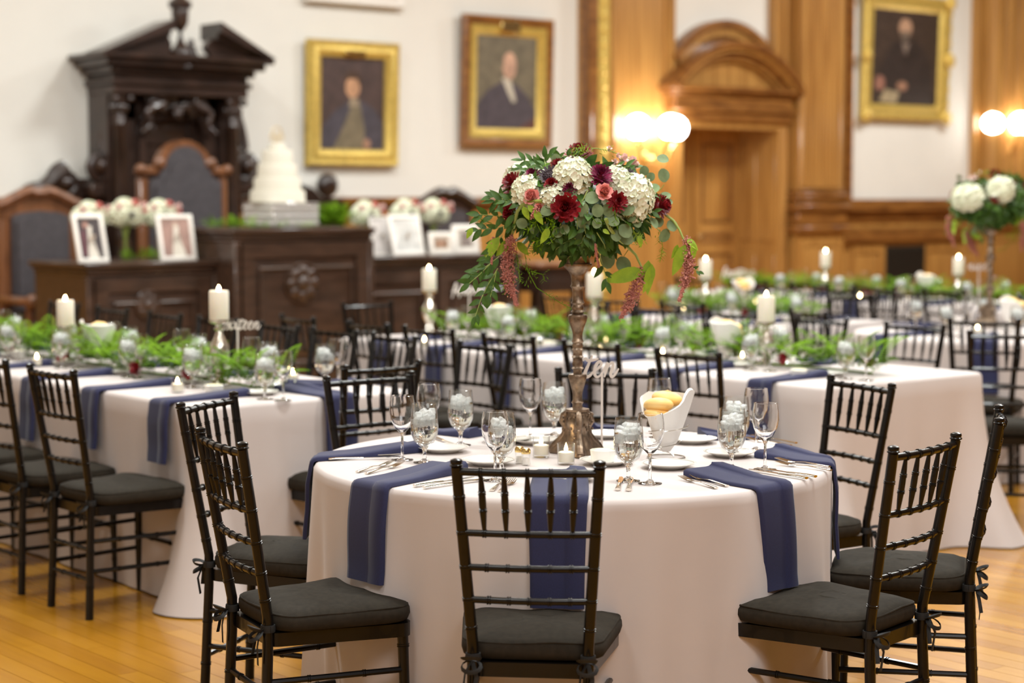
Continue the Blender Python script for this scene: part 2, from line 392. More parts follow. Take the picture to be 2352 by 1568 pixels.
dc = struct('trim_3', MB().box(dL - .14, NW - .14, 0, dL + .02, NW + .5, dTop - .02).box(dR - .02, NW - .14, 0, dR + .13, NW + .5, dTop - .02).box(dL - .14, NW - .14, dTop - .02, dR + .13, NW + .5, dTop + .06), M['oak'])
q = MB()
for (y0_, y1_) in ((NW - .10, NW + .16), (NW + .22, NW + .46)):
    for (z0_, z1_) in ((.3, .85), (1.0, 2.2)): q.bbox(dR - .035, y0_, z0_, dR - .01, y1_, z1_, .008); q.bbox(dL + .01, y0_, z0_, dL + .035, y1_, z1_, .008)
q.obj('jamb_panel', M['oak'], dc); q = MB()
for j in range(3): q.tube([(dR + .03 + j * .04, NW - .14, .1), (dR + .03 + j * .04, NW - .14, dTop)], .012, 6); q.tube([(dL - .03 - j * .04, NW - .14, .1), (dL - .03 - j * .04, NW - .14, dTop)], .012, 6)
q.obj('reeding', M['oak'], dc)
uc = (dL + dR) / 2 - .02
q = MB()
for (z0, z1, e, d) in [(2.40, 2.50, .02, .20), (2.50, 2.56, .05, .24), (2.56, 2.68, .02, .21), (2.68, 2.73, .08, .24), (2.73, 2.79, .14, .30)]:
    q.bbox(dL - .14 - e, NW - d, z0, dR + .13 + e, NW, z1, .01)
q.obj('entablature', M['oakd'], dc)
def arc(mb, cu, cz, r0, r1, a0, a1, n0, n1, seg=40):
    pl = [(cu + r1 * math.cos(a0 + (a1-a0)*i/seg), cz + r1 * math.sin(a0 + (a1-a0)*i/seg)) for i in range(seg+1)]
    pi_ = [(cu + r0 * math.cos(a0 + (a1-a0)*i/seg), cz + r0 * math.sin(a0 + (a1-a0)*i/seg)) for i in range(seg+1)]
    vs = [(p[0], n0, p[1]) for p in pl] + [(p[0], n0, p[1]) for p in pi_] + [(p[0], n1, p[1]) for p in pl] + [(p[0], n1, p[1]) for p in pi_]
    m = seg + 1; fs = []
    for i in range(seg): fs += [(i, i+1, m+i+1, m+i), (2*m+i, 3*m+i, 3*m+i+1, 2*m+i+1), (i, 2*m+i, 2*m+i+1, i+1), (m+i, m+i+1, 3*m+i+1, 3*m+i)]
    fs += [(0, m, 3*m, 2*m), (seg, 2*m+seg, 3*m+seg, m+seg)]
    return mb.add(vs, fs)
hw = (dR - dL) / 2 + .25; rise = .52; Rr = (hw*hw + rise*rise) / (2*rise); cz = 2.79 + rise - Rr; al = math.asin(hw / Rr)
for (dr0, dr1, d, m) in [(-.06, 0, .34, 'oakd'), (-.12, -.06, .28, 'oak'), (-.18, -.12, .23, 'oakd'), (-.22, -.18, .19, 'oak')]:
    q = arc(MB(), uc, cz, Rr + dr0, Rr + dr1, pi/2 + al, pi/2 - al, NW - d, NW); q.obj('arch_moulding', M[m], dc)
bh = uC - .02; bw = (uD - uC)/2 + .02; bc = (uC + uD)/2; bap = 3.56; bsp = 3.12; bR = (bw*bw + (bap-bsp)**2)/(2*(bap-bsp)); ba = math.asin(bw/bR); bz0 = bap - bR
for r0_, r1_, d_, m_ in ((-.09, 0, .16, 'oakd'), (-.18, -.09, .12, 'oak'), (-.26, -.18, .09, 'oakd')): arc(MB(), bc, bz0, bR + r0_, bR + r1_, pi/2 + ba, pi/2 - ba, NW - d_, NW).obj('arch_moulding', M[m_], dc)
MB().prism([(bc + (bR-.25)*math.cos(a), bz0 + (bR-.25)*math.sin(a)) for a in [pi/2 + ba - 2*ba*i/20 for i in range(21)]] + [(bc + bw, 2.8), (bc - bw, 2.8)], NW - .07, NW, 'y').obj('tympanum', M['oak'], dc)
tp = [(uc + (Rr-.20) * math.cos(a), cz + (Rr-.20) * math.sin(a)) for a in [pi/2 + al - 2*al*i/24 for i in range(25)]]
tp = [(p[0], max(p[1], 2.79)) for p in tp]
MB().prism(tp, NW - .12, NW - .02, 'y').obj('tympanum', M['oak'], dc)

# ---- globe wall lamps
def sconce(px, py, label):
    u, z = WN(px, py, NW - .1)
    t = root('wall_lamp', label, 'lamp', (u, NW - .05, z), 0, 'brass wall lamps with lit globes')
    q = MB(); q.lathe([(0, 0), (.07, 0), (.06, .02), (.02, .035), (0, .035)], 16); q.xf(Matrix.Translation((0, 0, -.30)) @ Matrix.Rotation(pi/2, 4, 'X'))
    q.sphere((0, -.10, -.32), .05, 12, 8); q.tube([(0, 0, -.3), (0, -.1, -.3)], .018, 8); q.obj('back_plate', M['goldm'], t)
    for (gx, gy) in [(-.27, -.18), (.0, -.42), (.27, -.22)]:
        pts = []
        for i in range(13):
            s = i / 12; pts.append((gx * s, -.1 + (gy + .1) * s, -.30 - .11 * math.sin(pi * min(1, s * 1.15)) + .17 * s * s))
        a = MB(); a.tube(pts, .017, 8); a.lathe([(.014, -.05), (.03, -.04), (.05, -.012), (.052, 0), (0, 0)], 14, (gx, gy, -.085)); a.obj('arm', M['goldm'], t)
        MB().sphere((gx, gy, .03), .135, 20, 14).obj('globe', M['globe'], t)
    return t
sconce(1487, 300, 'brass wall lamp with lit globes beside the arched door')
sconce(2290, 290, 'brass wall lamp with lit globes past the gilt portrait')

# ---- portraits
def frame_mb(x0, z0, x1, z1, prof):       # prof: (inset from the outer edge, height off the wall); front looks to -Y
    mb = MB(); vs = []; n = len(prof)
    for (i, h) in prof: vs += [(x0+i, -h, z0+i), (x1-i, -h, z0+i), (x1-i, -h, z1-i), (x0+i, -h, z1-i)]
    return mb.add(vs, [(a*4+k, a*4+(k+1) % 4, (a+1)*4+(k+1) % 4, (a+1)*4+k) for a in range(n-1) for k in range(4)])
def blob(cx, cz, rx, rz, n=20): return [(cx + rx*math.cos(2*pi*i/n), cz + rz*math.sin(2*pi*i/n)) for i in range(n)]
PM = {}
def pm_(c, nm='oil_paint'):
    if c not in PM: PM[c] = mat(nm, c, .5, var=.35, scale=9)
    return PM[c]
def portrait(pxl, pxr, pyt, pyb, label, fm, prof, bg, shapes, extra=None, tilt=.03):
    u0, z0 = WN(pxl, pyb, NW - .06); u1, z1 = WN(pxr, pyb, NW - .06)[0], WN(pxl, pyt, NW - .06)[1]
    w_, h_ = u1 - u0, z1 - z0
    t = root('framed_portrait', label, 'painting', (u0 + w_/2, NW - .03, z0), 0)
    t.rotation_euler = (tilt, 0, 0)
    fr = frame_mb(-w_/2, 0, w_/2, h_, prof).obj('frame', M[fm], t)
    i = prof[-1][0]; h = prof[-1][1]
    MB().box(-w_/2 + i, -h, i, w_/2 - i, -h + .02, h_ - i).obj('canvas', pm_(bg), t)
    cw, chh = w_ - 2*i, h_ - 2*i
    for j, (nm, c, poly) in enumerate(shapes):   # painted figure, in fractions of the canvas
        q = MB().prism([(-cw/2 + a*cw, i + b*chh) for a, b in poly], -h - .0004*(j+1), -h, 'y'); q.obj(nm, pm_(c), t, smooth=0)
    if extra: extra(t, w_, h_, i, h)
    return t
gp = [(0, 0), (0, .05), (.02, .075), (.06, .06), (.10, .075), (.13, .05), (.155, .045), (.165, .02)]
portrait(703, 912, 88, 380, 'gilt-framed portrait of a young person in a tan waistcoat', 'gold', gp, (.075, .045, .04), [
    ('painted_coat', (.07, .06, .075), [(.0, .0), (1, 0), (1, .28), (.86, .44), (.66, .53), (.42, .52), (.2, .4), (.04, .25)]),
    ('painted_waistcoat', (.20, .16, .10), [(.2, 0), (.68, 0), (.7, .2), (.62, .5), (.48, .47), (.36, .25)]),
    ('painted_collar', (.35, .27, .18), [(.44, .47), (.6, .47), (.6, .55), (.47, .57)]),
    ('painted_face', (.62, .34, .19), blob(.5, .68, .115, .115)),
    ('painted_hair', (.07, .035, .02), [(.37, .68), (.38, .82), (.5, .87), (.62, .82), (.635, .66), (.59, .74), (.56, .775), (.44, .775), (.40, .74)]),
    ('painted_hand', (.42, .23, .15), blob(.73, .06, .06, .06))],
    lambda t, w_, h_, i, h: MB().bbox(-.12, -.085, h_ - .15, .12, -.05, h_ - .09).obj('name_plate', M['goldlid'], t))
def inner_gilt(t, w_, h_, i, h):
    frame_mb(-w_/2 + .10, .10, w_/2 - .10, h_ - .10, [(0, .03), (0, .06), (.03, .055), (.09, .035), (.10, .02)]).obj('gilt_liner', M['gold'], t)
    MB().bbox(-.13, -.085, h_ - .17, .13, -.05, h_ - .04).obj('name_plate', M['goldlid'], t)
portrait(1058, 1263, 31, 337, 'portrait of a balding person in dark robes, wooden frame with gilt liner', 'oakd',
    [(0, 0), (0, .06), (.02, .075), (.08, .06), (.10, .035), (.19, .03), (.20, .02)], (.17, .14, .09), [
    ('painted_robe', (.075, .060, .072), [(0, 0), (1, 0), (1, .2), (.86, .36), (.68, .48), (.45, .52), (.2, .42), (.06, .3), (0, .22)]),
    ('painted_table', (.12, .05, .04), [(.7, 0), (1, 0), (1, .13), (.85, .07)]),
    ('painted_jabot', (.62, .56, .45), [(.42, .55), (.55, .56), (.66, .3), (.60, .28), (.5, .42)]),
    ('painted_face', (.60, .36, .25), blob(.54, .68, .115, .15)),
    ('painted_hair', (.22, .15, .10), [(.42, .68), (.43, .76), (.45, .74), (.45, .66)])], inner_gilt)
def ornate(t, w_, h_, i, h):
    q = MB(); rr = random.Random(3)
    for (cx, cz_) in [(-w_/2+.05, .05), (w_/2-.05, .05), (-w_/2+.05, h_-.05), (w_/2-.05, h_-.05), (-w_/2+.03, h_/2), (w_/2-.03, h_/2)]:
        for k in range(9): a = k*.7; q.sphere((cx + .06*math.cos(a), -.08, cz_ + .06*math.sin(a)), .035, 7, 5)
        q.sphere((cx, -.09, cz_), .05, 8, 6)
    for k in range(34):
        s = k/34*2*(w_+h_)
        if s < w_: p = (-w_/2+s, .04)
        elif s < w_+h_: p = (w_/2-.04, s-w_)
        elif s < 2*w_+h_: p = (w_/2-(s-w_-h_), h_-.04)
        else: p = (-w_/2+.04, h_-(s-2*w_-h_))
        q.sphere((p[0], -.075, p[1]), .03, 6, 4)
    q.obj('carved_ornament', M['gold'], t)
portrait(1976, 2172, -22, 273, 'ornate gilt portrait of a bearded person holding papers', 'gold',
    [(0, 0), (0, .05), (.03, .085), (.08, .06), (.12, .055), (.15, .06), (.19, .03), (.20, .02)], (.055, .035, .025), [
    ('painted_coat', (.035, .024, .020), [(.1, 0), (.95, 0), (.9, .45), (.72, .66), (.5, .7), (.3, .66), (.12, .4)]),
    ('painted_shirt', (.20, .15, .12), [(.42, .66), (.55, .66), (.50, .52)]),
    ('painted_face', (.50, .30, .19), blob(.48, .82, .10, .10)),
    ('painted_beard', (.16, .12, .09), [(.41, .78), (.55, .78), (.53, .70), (.47, .67), (.43, .70)]),
    ('painted_hand', (.36, .19, .12), blob(.46, .2, .08, .05)), ('painted_hand', (.30, .14, .10), blob(.12, .22, .08, .08)),
    ('painted_papers', (.38, .30, .18), [(.12, .03), (.38, .01), (.42, .13), (.2, .16)])], ornate)
# edge of a further frame above the plaster, cut by the picture
q = portrait(700, 925, -190, 4, 'bottom edge of a pale framed picture high on the cream wall', 'white', gp, (.6, .55, .45), [])

# ================= the dais: benches, canopy, chairs =================
NB = 12.4; NH = 12.1
def rosette(mb, u, z, n, r):
    for k in range(8): a = k*pi/4; mb.sphere((u + r*.62*math.cos(a), n, z + r*.62*math.sin(a)), r*.33, 8, 5, (1, .5, 1))
    mb.sphere((u, n - .01, z), r*.4, 10, 6, (1, .6, 1)); mb.tube([(u + r*math.cos(a), n, z + r*math.sin(a)) for a in [i*2*pi/20 for i in range(21)]], .012, 6)
def bench(name, label, u0, u1, n0, depth, top, panels, med, lip=.05):
    t = root(name, label, 'desk', ((u0+u1)/2, n0 + depth/2, 0)); o = t.location
    def ob(nm, q, m='bench'): q.xf(Matrix.Translation(-o)); return q.obj(nm, M[m], t)
    ob('body', MB().box(u0, n0, 0, u1, n0 + depth, top - .10))
    ob('top', MB().bbox(u0 - lip, n0 - lip, top - .035, u1 + lip, n0 + depth + .02, top, .008).bbox(u0 - lip*.7, n0 - lip*.7, top - .06, u1 + lip*.7, n0 + depth, top - .035, .006).bbox(u0 - .015, n0 - .015, top - .10, u1 + .015, n0 + depth, top - .06, .01), 'bench')
    for (a, b) in panels:
        q = MB(); pan(q, a, .10, b, top - .12, n0, .035, .10)
        e = .15; q.tube([(a+e, n0-.03, .28), (b-e, n0-.03, .28), (b-e, n0-.03, top-.30), (a+e, n0-.03, top-.30), (a+e, n0-.03, .28)], .016, 6); ob('panel', q)
    for m_ in med: q = MB(); rosette(q, m_[0], m_[1], n0 - .035, m_[2]); ob('carved_rosette', q)
    q = MB()
    for uu in (u0, u1): q.bbox(uu - .03, n0 - .03, 0, uu + .03, n0 + .03, top - .10, .01)
    q.box(u0 - .02, n0 - .03, 0, u1 + .02, n0, .10); ob('corner_post', q); 
    return t
hu0, hu1 = WN(541, 525, NH)[0], WN(848, 521, NH)[0]; ht = 1.30
bench('high_bench', 'tall dark walnut bench carrying the cake, carved rosette in its panel', hu0, hu1, NH, .75, ht, [(hu0 + .04, hu1 - .04)], [(WN(690, 650, NH)[0], WN(690, 650, NH)[1], .15)], .04)
lu0 = WN(203, 606, NB)[0]; lt = 1.06
bench('low_bench', 'low dark walnut bench holding two white photo frames, throne side', lu0, hu0 - .005, NB, .88, lt, [(lu0 + .04, hu0 - .06)], [(WN(335, 690, NB)[0], WN(335, 700, NB)[1], .10)])
ru1 = WN(1185, 590, NB)[0]
bench('low_bench', 'low dark walnut bench with menu boards and small frames', hu1 + .005, ru1, NB, .85, lt - .005, [(hu1 + .05, (hu1 + ru1)/2 - .02), ((hu1 + ru1)/2 + .02, ru1 - .04)], [])
# reddish side table
ru2 = WN(1330, 615, NB - .2)[0]
t = root('side_table', 'red-brown side table at the end of the low bench', 'table', ((ru1+ru2)/2 + .05, NB + .1, 0))
MB().bbox(-(ru2-ru1)/2, -.35, .93, (ru2-ru1)/2 + .1, .35, .97, .01).obj('top', M['cherry'], t)
MB().box(-(ru2-ru1)/2 + .05, -.3, .72, (ru2-ru1)/2, .3, .93).obj('apron', M['dark'], t)
for sx in (-1, 1):
    for sy in (-1, 1): MB().tube([(sx*((ru2-ru1)/2 - .08), sy*.27, 0), (sx*((ru2-ru1)/2 - .08), sy*.27, .4), (sx*((ru2-ru1)/2 - .08), sy*.27, .72)], [.02, .035, .03], 8).obj('leg', M['dark'], t)

# ---- carved canopy (throne)
NT = 14.92
t = root('carved_canopy', 'tall carved dark wood canopy with broken pediment and urn', 'canopy', (WN(430, 300, NT)[0], NT + .25, 0)); TO = t.location.copy()
def tb(nm, q, m='dark'): q.xf(Matrix.Translation(-TO)); return q.obj(nm, M[m], t)
def X(px, py=300, n=NT): return WN(px, py, n)[0]
def Z(px, py, n=NT): return WN(px, py, n)[1]
xl, xr = X(263), X(560); xc = X(408, 100); zt = Z(400, 150); zb = Z(400, 215)
tb('back_panel', MB().box(xl + .05, NT + .28, 0, xr - .05, NT + .46, zb))
for a, b in [(X(262), X(300)), (X(523), X(560))]:       # round columns in front of square piers
    q = MB().box(a - .01, NT + .10, 0, b + .01, NT + .465, zb - .02)
    c = (a+b)/2; r = (b-a)*.36
    q.lathe([(r*1.25, .9), (r*1.25, .98), (r, 1.02), (r, 1.15), (r*1.1, 1.17), (r, 1.2), (r*.86, zb - .30), (r*1.1, zb - .28), (r*.9, zb - .26), (r*1.3, zb - .08), (r*1.35, zb - .02)], 18, (c, NT + .06, 0)); tb('column', q)
    q = MB()
    for k in range(10): an = k*2*pi/10; q.sphere((c + r*1.1*math.cos(an), NT + .06 + r*1.1*math.sin(an), zb - .14), .028, 7, 5, (1, 1, 1.6))
    for s in (-1, 1): q.sphere((c + s*r*1.25, NT - .02, zb - .06), .035, 8, 6)
    tb('capital', q)
q = MB()   # entablature, stepping outwards
for (y0, y1, e) in [(zb - .02, zb + .06, .02), (zb + .06, zb + .11, .05), (zb + .11, zt - .09, .02), (zt - .09, zt - .03, .07), (zt - .03, zt + .03, .14), (zt + .03, zt + .08, .20)]:
    q.bbox(xl - e, NT - e - .03, y0, xr + e, NT + .475, y1, .01)
tb('cornice', q)
q = MB(); rr = random.Random(2)
k = xl + .03
while k < xr: q.bbox(k, NT - .10, zt - .085, k + .025, NT - .04, zt - .04, .004); k += .05
tb('dentils', q)
# broken pediment
e = .21; z0 = zt + .08; xs0, xs1 = xl - e, xr + e; zp = Z(435, 52) ; gap0, gap1 = X(372, 60), X(478, 60)
slope = (zp - z0) / (gap0 - xs0)
for s, (a, b) in (('l', (xs0, gap0)), ('r', (xs1, gap1))):
    q = MB().prism([(a, z0), (b, zp), (b, zp - .09), (a + (b-a)*.12, z0)], NT - .24, NT + .14, 'y'); 
    q.prism([(a + (b-a)*.06, z0), (b, zp - .09), (b, zp - .14), (a + (b-a)*.18, z0)], NT - .16, NT + .14, 'y'); tb('raking_cornice', q)
    q = MB(); m = b + (xc - b)*.1
    pts = [(a + (b-a)*.14, z0), (b, zp - .13)]
    for i in range(9):      # scooped inner edge
        th = i/8; pts.append((b + (xc-b)*(.0 + .25*math.sin(th*pi)), zp - .13 - (zp - .13 - z0)*th))
    q.prism(pts, NT - .10, NT - .02, 'y'); tb('tympanum', q)
q = MB()
uk = [(155, 32), (146, 31), (140, 25), (130, 23), (124, 27), (116, 26), (110, 17), (98, 9), (86, 5), (76, 3.5), (66, 12), (54, 18), (30, 20), (24, 19), (20, 26), (9, 27), (4, 22), (-2, 13), (-7, 9), (-8, 0)]; su = FPX/(xc*CA + NT*SA); q.lathe([(0, 0)] + [(r_/su, (155 - y_)/su) for y_, r_ in uk], 20, (xc, NT - .05, Z(408, 155, NT - .05))); tb('urn', q)
q = MB()
for k in range(7):
    for s in (-1, 1): q.sphere((xc + s*(.10 + .012*k), NT, z0 + .03 + .035*k if k < 4 else z0 + .2 - .03*k), .03, 7, 5)
tb('scroll', q)
# arched niche with carved leaf crest
xa, xb = X(335), X(500); q = MB(); cx_ = (xa+xb)/2; rz = (xb-xa)/2; za = Z(400, 262)
arc(q, cx_, za - rz*.55, rz*.82, rz, pi, 0, NT + .12, NT + .28, 24); q.box(xa, NT + .12, 0, xa + rz*.18, NT + .28, za - rz*.5); q.box(xb - rz*.18, NT + .12, 0, xb, NT + .28, za - rz*.5)
tb('niche_arch', q)
q = MB().box(X(310), NT + .18, 0, xa, NT + .30, zb).box(xb, NT + .18, 0, X(520), NT + .30, zb).box(X(310), NT + .18, za - .05, X(520), NT + .30, zb); tb('niche_spandrel', q)
q = MB(); rr = random.Random(8)
for k in range(46):
    a = rr.random()*pi*2; d = rr.random()**.6; q.sphere((cx_ + rz*1.0*d*math.cos(a), NT + .06 + rr.random()*.06, Z(410, 228) + .17*d*math.sin(a)), .02 + .035*rr.random(), 7, 5, (1.2, 1, 1.2))
for s in (-1, 1):
    q.tube([(cx_ + s*(.1 + .28*i/14 + .05*math.sin(i*.9)), NT + .05, Z(410, 220) - .33*(i/14)**1.7) for i in range(15)], [.05 - .002*i for i in range(15)], 8)
tb('carved_crest', q)
tb('raised_panel', (lambda q: (pan(q, cx_ - .26, Z(410, 330), cx_ + .26, Z(410, 266), NT + .285, .03, .05), q)[1])(MB()))
# side scroll brackets and low scroll wings
def volute(cu, cz_, n, r, s, turns=2.0, th=.05):
    return [(cu + s*r*(1-i/40*.85)*math.cos(pi/2 + i/40*turns*2*pi), n, cz_ + r*(1-i/40*.85)*math.sin(pi/2 + i/40*turns*2*pi)) for i in range(41)]
for s, pxx in ((-1, 232), (1, 563)):
    q = MB(); c = X(pxx, 370, NT + .25); czv = Z(pxx, 380, NT + .25)
    q.tube(volute(c, czv, NT + .25, .16, s), .04, 8, cap=True)
    q.tube([(c - s*(.12 - .1*math.sin(i/10*pi*.5)), NT + .25, czv + .62 - .47*i/10) for i in range(11)], [.025 + .03*i/10 for i in range(11)], 8)
    q.sphere((c, NT + .23, czv), .09, 10, 7); q.bbox(c - .15, NT + .15, czv - .28, c + .12, NT + .35, czv - .16, .02); tb('scroll_bracket', q)
for s, p0, p1, pv in ((-1, 205, -30, 148), (1, 585, 790, 752)):
    q = MB(); n_ = NT + .34; a = X(p0, 430, n_); b = X(p1, 430, n_); cv = X(pv, 420, n_); zv = Z(pv, 420, n_)
    if s < 0:
        q.tube([(cv + .02 + (b - cv)*i/16, n_, zv + .12 - .36*(i/16)**.8 + .02*math.sin(i)) for i in range(17)], [.075 - .002*i for i in range(17)], 8)
        q.tube(volute(cv, zv, n_, .15, 1, 1.6), .05, 8); q.sphere((cv, n_ - .03, zv), .08, 10, 7)
        q.box(b, n_, .2, a, n_ + .1, zv - .22); q.prism([(b, zv - .22), (a, zv - .2), (a, zv + .04), (cv + .1, zv + .04), ((b+cv)/2, zv - .12)], n_, n_ + .1, 'y')
    else:
        q.prism([(a, .2), (b, .2), (b, zv - .17), (cv + .1, zv - .15), (cv - .08, zv - .13), (cv - .16, zv - .06), (X(700, 425, n_), Z(700, 425, n_)), (a, zv + .1)], n_, n_ + .1, 'y'); q.sphere((cv, n_, zv - .02), .12, 12, 8, (1, .6, 1)); 
    tb('scroll_wing', q)

# ---- judges' chairs
def high_chair(px0, px1, pyt, n, label, style, wood='cherry', seat=1.0):
    u0, u1 = WN(px0, 500, n)[0], WN(px1, 500, n)[0]; zt_ = WN((px0+px1)/2, pyt, n)[1]; w_ = u1 - u0; h = w_/2
    t = root('leather_armchair', label, 'chair', ((u0+u1)/2, n + .3, 0)); y = -.3; zs = .62
    for s in (-1, 1): MB().bbox(s*h - (.09 if s > 0 else 0), y, 0, s*h + (0 if s > 0 else .09), y + .08, zt_ - (.45 if style == 'arch' else .22), .015).obj('stile', M[wood], t)
    if style == 'arch':
        zsh = zt_ - .42
        arc(MB(), 0, zsh + .02, h*.42, h*.62, pi, 0, y - .02, y + .08, 20).obj('arched_crest', M[wood], t)
        q = MB()
        for s in (-1, 1): q.bbox(min(s*h*1.04, s*h*.55), y - .03, zsh - .02, max(s*h*1.04, s*h*.55), y + .08, zsh + .06, .02); q.sphere((s*h*.58, y - .02, zsh + .08), .06, 10, 7, (1, .6, 1)); q.sphere((s*h*.98, y, zsh + .03), .05, 8, 6)
        q.obj('shoulder_moulding', M[wood], t)
        poly = [(-h + .08, zs), (h - .08, zs), (h - .08, zsh - .06), (h*.62, zsh - .04), (h*.52, zsh + .04)] + [(h*.44*math.cos(a), zsh + .06 + h*.40*math.sin(a)) for a in [pi*i/14 for i in range(15)]] + [(-h*.52, zsh + .04), (-h*.62, zsh - .04), (-h + .08, zsh - .06)]
    else:
        zsh = zt_ - .14
        pts = [(-h - .03 + (2*h+.06)*i/20, y - .01, zsh + .0 + .125*max(0, math.cos((i/10 - 1)*pi/2))**1.3 - (.022 if abs(i-10) < 2 else 0)) for i in range(21)]
        q = MB().tube(pts, .045, 8); q.prism([(-h, zsh - .1), (h, zsh - .1)] + [(p[0]*.97, p[2]) for p in pts[::-1]], y, y + .06, 'y'); q.obj('crest_rail', M[wood], t)
        poly = [(-h + .09, zs), (h - .09, zs), (h - .09, zsh - .085), (h*.5, zsh - .055), (0, zsh - .04), (-h*.5, zsh - .055), (-h + .09, zsh - .085)]
    q = MB().prism(poly, y - .035, y + .05, 'y'); pp = [(a*.86, zs + (b - zs)*.93 + .02) for a, b in poly]; q.prism(pp, y - .06, y - .03, 'y'); q.obj('leather_back', M['leather'], t)
    MB().bbox(-h + .05, y - .62, .44, h - .05, y, .54, .04).obj('leather_seat', M['leather'], t)
    MB().bbox(-h, y - .64, .36, h, y + .06, .44, .02).obj('seat_frame', M[wood], t)
    for s in (-1, 1):
        q = MB().bbox(s*h - .05, y - .55, .70, s*h + .05, y, .76, .02); q.sphere((s*h, y - .55, .73), .06, 8, 6); q.tube([(s*h, y - .5, .44), (s*h, y - .5, .72)], .03, 8); q.obj('arm', M[wood], t)
        for yy in (y - .58, y + .02): MB().tube([(s*(h - .05), yy, 0), (s*(h - .05), yy, .36)], [.03, .045], 8).obj('leg', M[wood], t)
    return t
high_chair(322, 524, 283, 14.0, 'high-backed leather chair with arched cherry frame under the canopy', 'arch')
high_chair(0, 178, 432, 14.02, 'lower leather chair with wavy cherry crest at the end of the bench', 'wave')
high_chair(965, 1085, 433, 14.0, 'dark leather armchair behind the menu boards', 'wave', 'dark')
# ================= leaves, ferns and flowers shared by the bouquets =================
def leaf_mb(L, w_, kind, cup=.12):      # base at the origin, tip along +Y, face to +Z
    mb = MB(); n = 6; Ls, Rs, Ms = [], [], []
    for i in range(n+1):
        t = i/n
        if kind == 'round': ww = w_*math.sin(pi*min(1, t*.96 + .02))**.5
        elif kind == 'point': ww = w_*math.sin(pi*t**.75)**.9
        else: ww = w_*math.sin(pi*t**.8)
        z = -cup*L*t*t
        Ls.append((-ww, t*L, z + .18*ww)); Rs.append((ww, t*L, z + .18*ww)); Ms.append((0, t*L, z))
    b = Ls + Ms + Rs; m = n+1
    return mb.add(b, [(i, m+i, m+i+1, i+1) for i in range(n)] + [(m+i, 2*m+i, 2*m+i+1, m+i+1) for i in range(n)])
ME = {'euca': leaf_mb(.042, .019, 'round', .06).mesh('eucalyptus_leaf', M['euca'], 180),
      'ruscus': leaf_mb(.060, .0115, 'point', .15).mesh('ruscus_leaf', M['leaf'], 180),
      'big': leaf_mb(.095, .018, 'point', .22).mesh('lime_leaf', M['leaf2'], 180)}
def orient(base, tip, nrm):
    y = (tip - base); L = y.length; y.normalize(); z = nrm - y*nrm.dot(y)
    if z.length < 1e-5: z = y.orthogonal()
    z.normalize(); x = y.cross(z)
    return Matrix(((x.x, y.x, z.x, base.x), (x.y, y.y, z.y, base.y), (x.z, y.z, z.z, base.z), (0, 0, 0, 1))), L
def petal(mb, Mx, L, w_, curl, ruf=0, rr=R):
    vs = []; n = 3
    for i in range(n+1):
        t = i/n; ww = w_*(.35 + .65*math.sin(pi*(.15 + .6*t)))*(1 if i < n else .72); z = curl*L*t*t
        for s in (-1, 0, 1): vs.append(Mx @ Vector((s*ww/2, L*t, z + (.12*ww if s else 0) + ruf*(rr.random()-.5)*(t**2))))
    mb.add(vs, [(i*3+k, i*3+k+1, (i+1)*3+k+1, (i+1)*3+k) for i in range(n) for k in range(2)])
def bloom(r, layers, pw_, ruf, seed):     # flower facing +Z
    mb = MB(); rr = random.Random(seed)
    for (cnt, tilt, L, z) in layers:
        o = rr.random()*6
        for k in range(cnt):
            a = o + 2*pi*k/cnt + (rr.random()-.5)*.25
            Mx = Matrix.Translation((0, 0, z*r)) @ Matrix.Rotation(a, 4, 'Z') @ Matrix.Rotation(tilt + (rr.random()-.5)*.15, 4, 'X')
            petal(mb, Mx, L*r, pw_*r, .25, ruf*r, rr)
    mb.sphere((0, 0, 0), r*.42, 8, 6)
    return mb
def hydrangea(r, seed):
    mb = MB(); rr = random.Random(seed); mb.sphere((0, 0, 0), r*.82, 12, 8)
    for k in range(110):
        z = 1 - 1.75*(k+.5)/110; a = k*2.39996; s = math.sqrt(max(0, 1-z*z)); d = Vector((s*math.cos(a), s*math.sin(a), z)).normalized()
        q = d.to_track_quat('Z', 'Y').to_matrix().to_4x4(); pos = d*r*(.93 + .14*rr.random())
        T = Matrix.Translation(pos) @ q @ Matrix.Rotation(rr.random()*3, 4, 'Z') @ Matrix.Rotation((rr.random()-.5)*.7, 4, 'X')
        for p in range(4): petal(mb, T @ Matrix.Rotation(p*pi/2, 4, 'Z') @ Matrix.Rotation(.12, 4, 'X'), r*.27, r*.27, .25, .004, rr)
    return mb
def scabiosa(r):
    mb = MB().sphere((0, 0, -.1*r), r*.7, 12, 8, (1, 1, .6))
    for k in range(16): a = k*2*pi/16; petal(mb, Matrix.Rotation(a, 4, 'Z') @ Matrix.Rotation(.1, 4, 'X'), r, r*.3, .2, .003)
    for k in range(60):
        z = 1-.9*(k+.5)/60; a = k*2.39996; s = math.sqrt(1-z*z); mb.octa((r*.66*s*math.cos(a), r*.66*s*math.sin(a), r*.42*z), r*.075)
    return mb
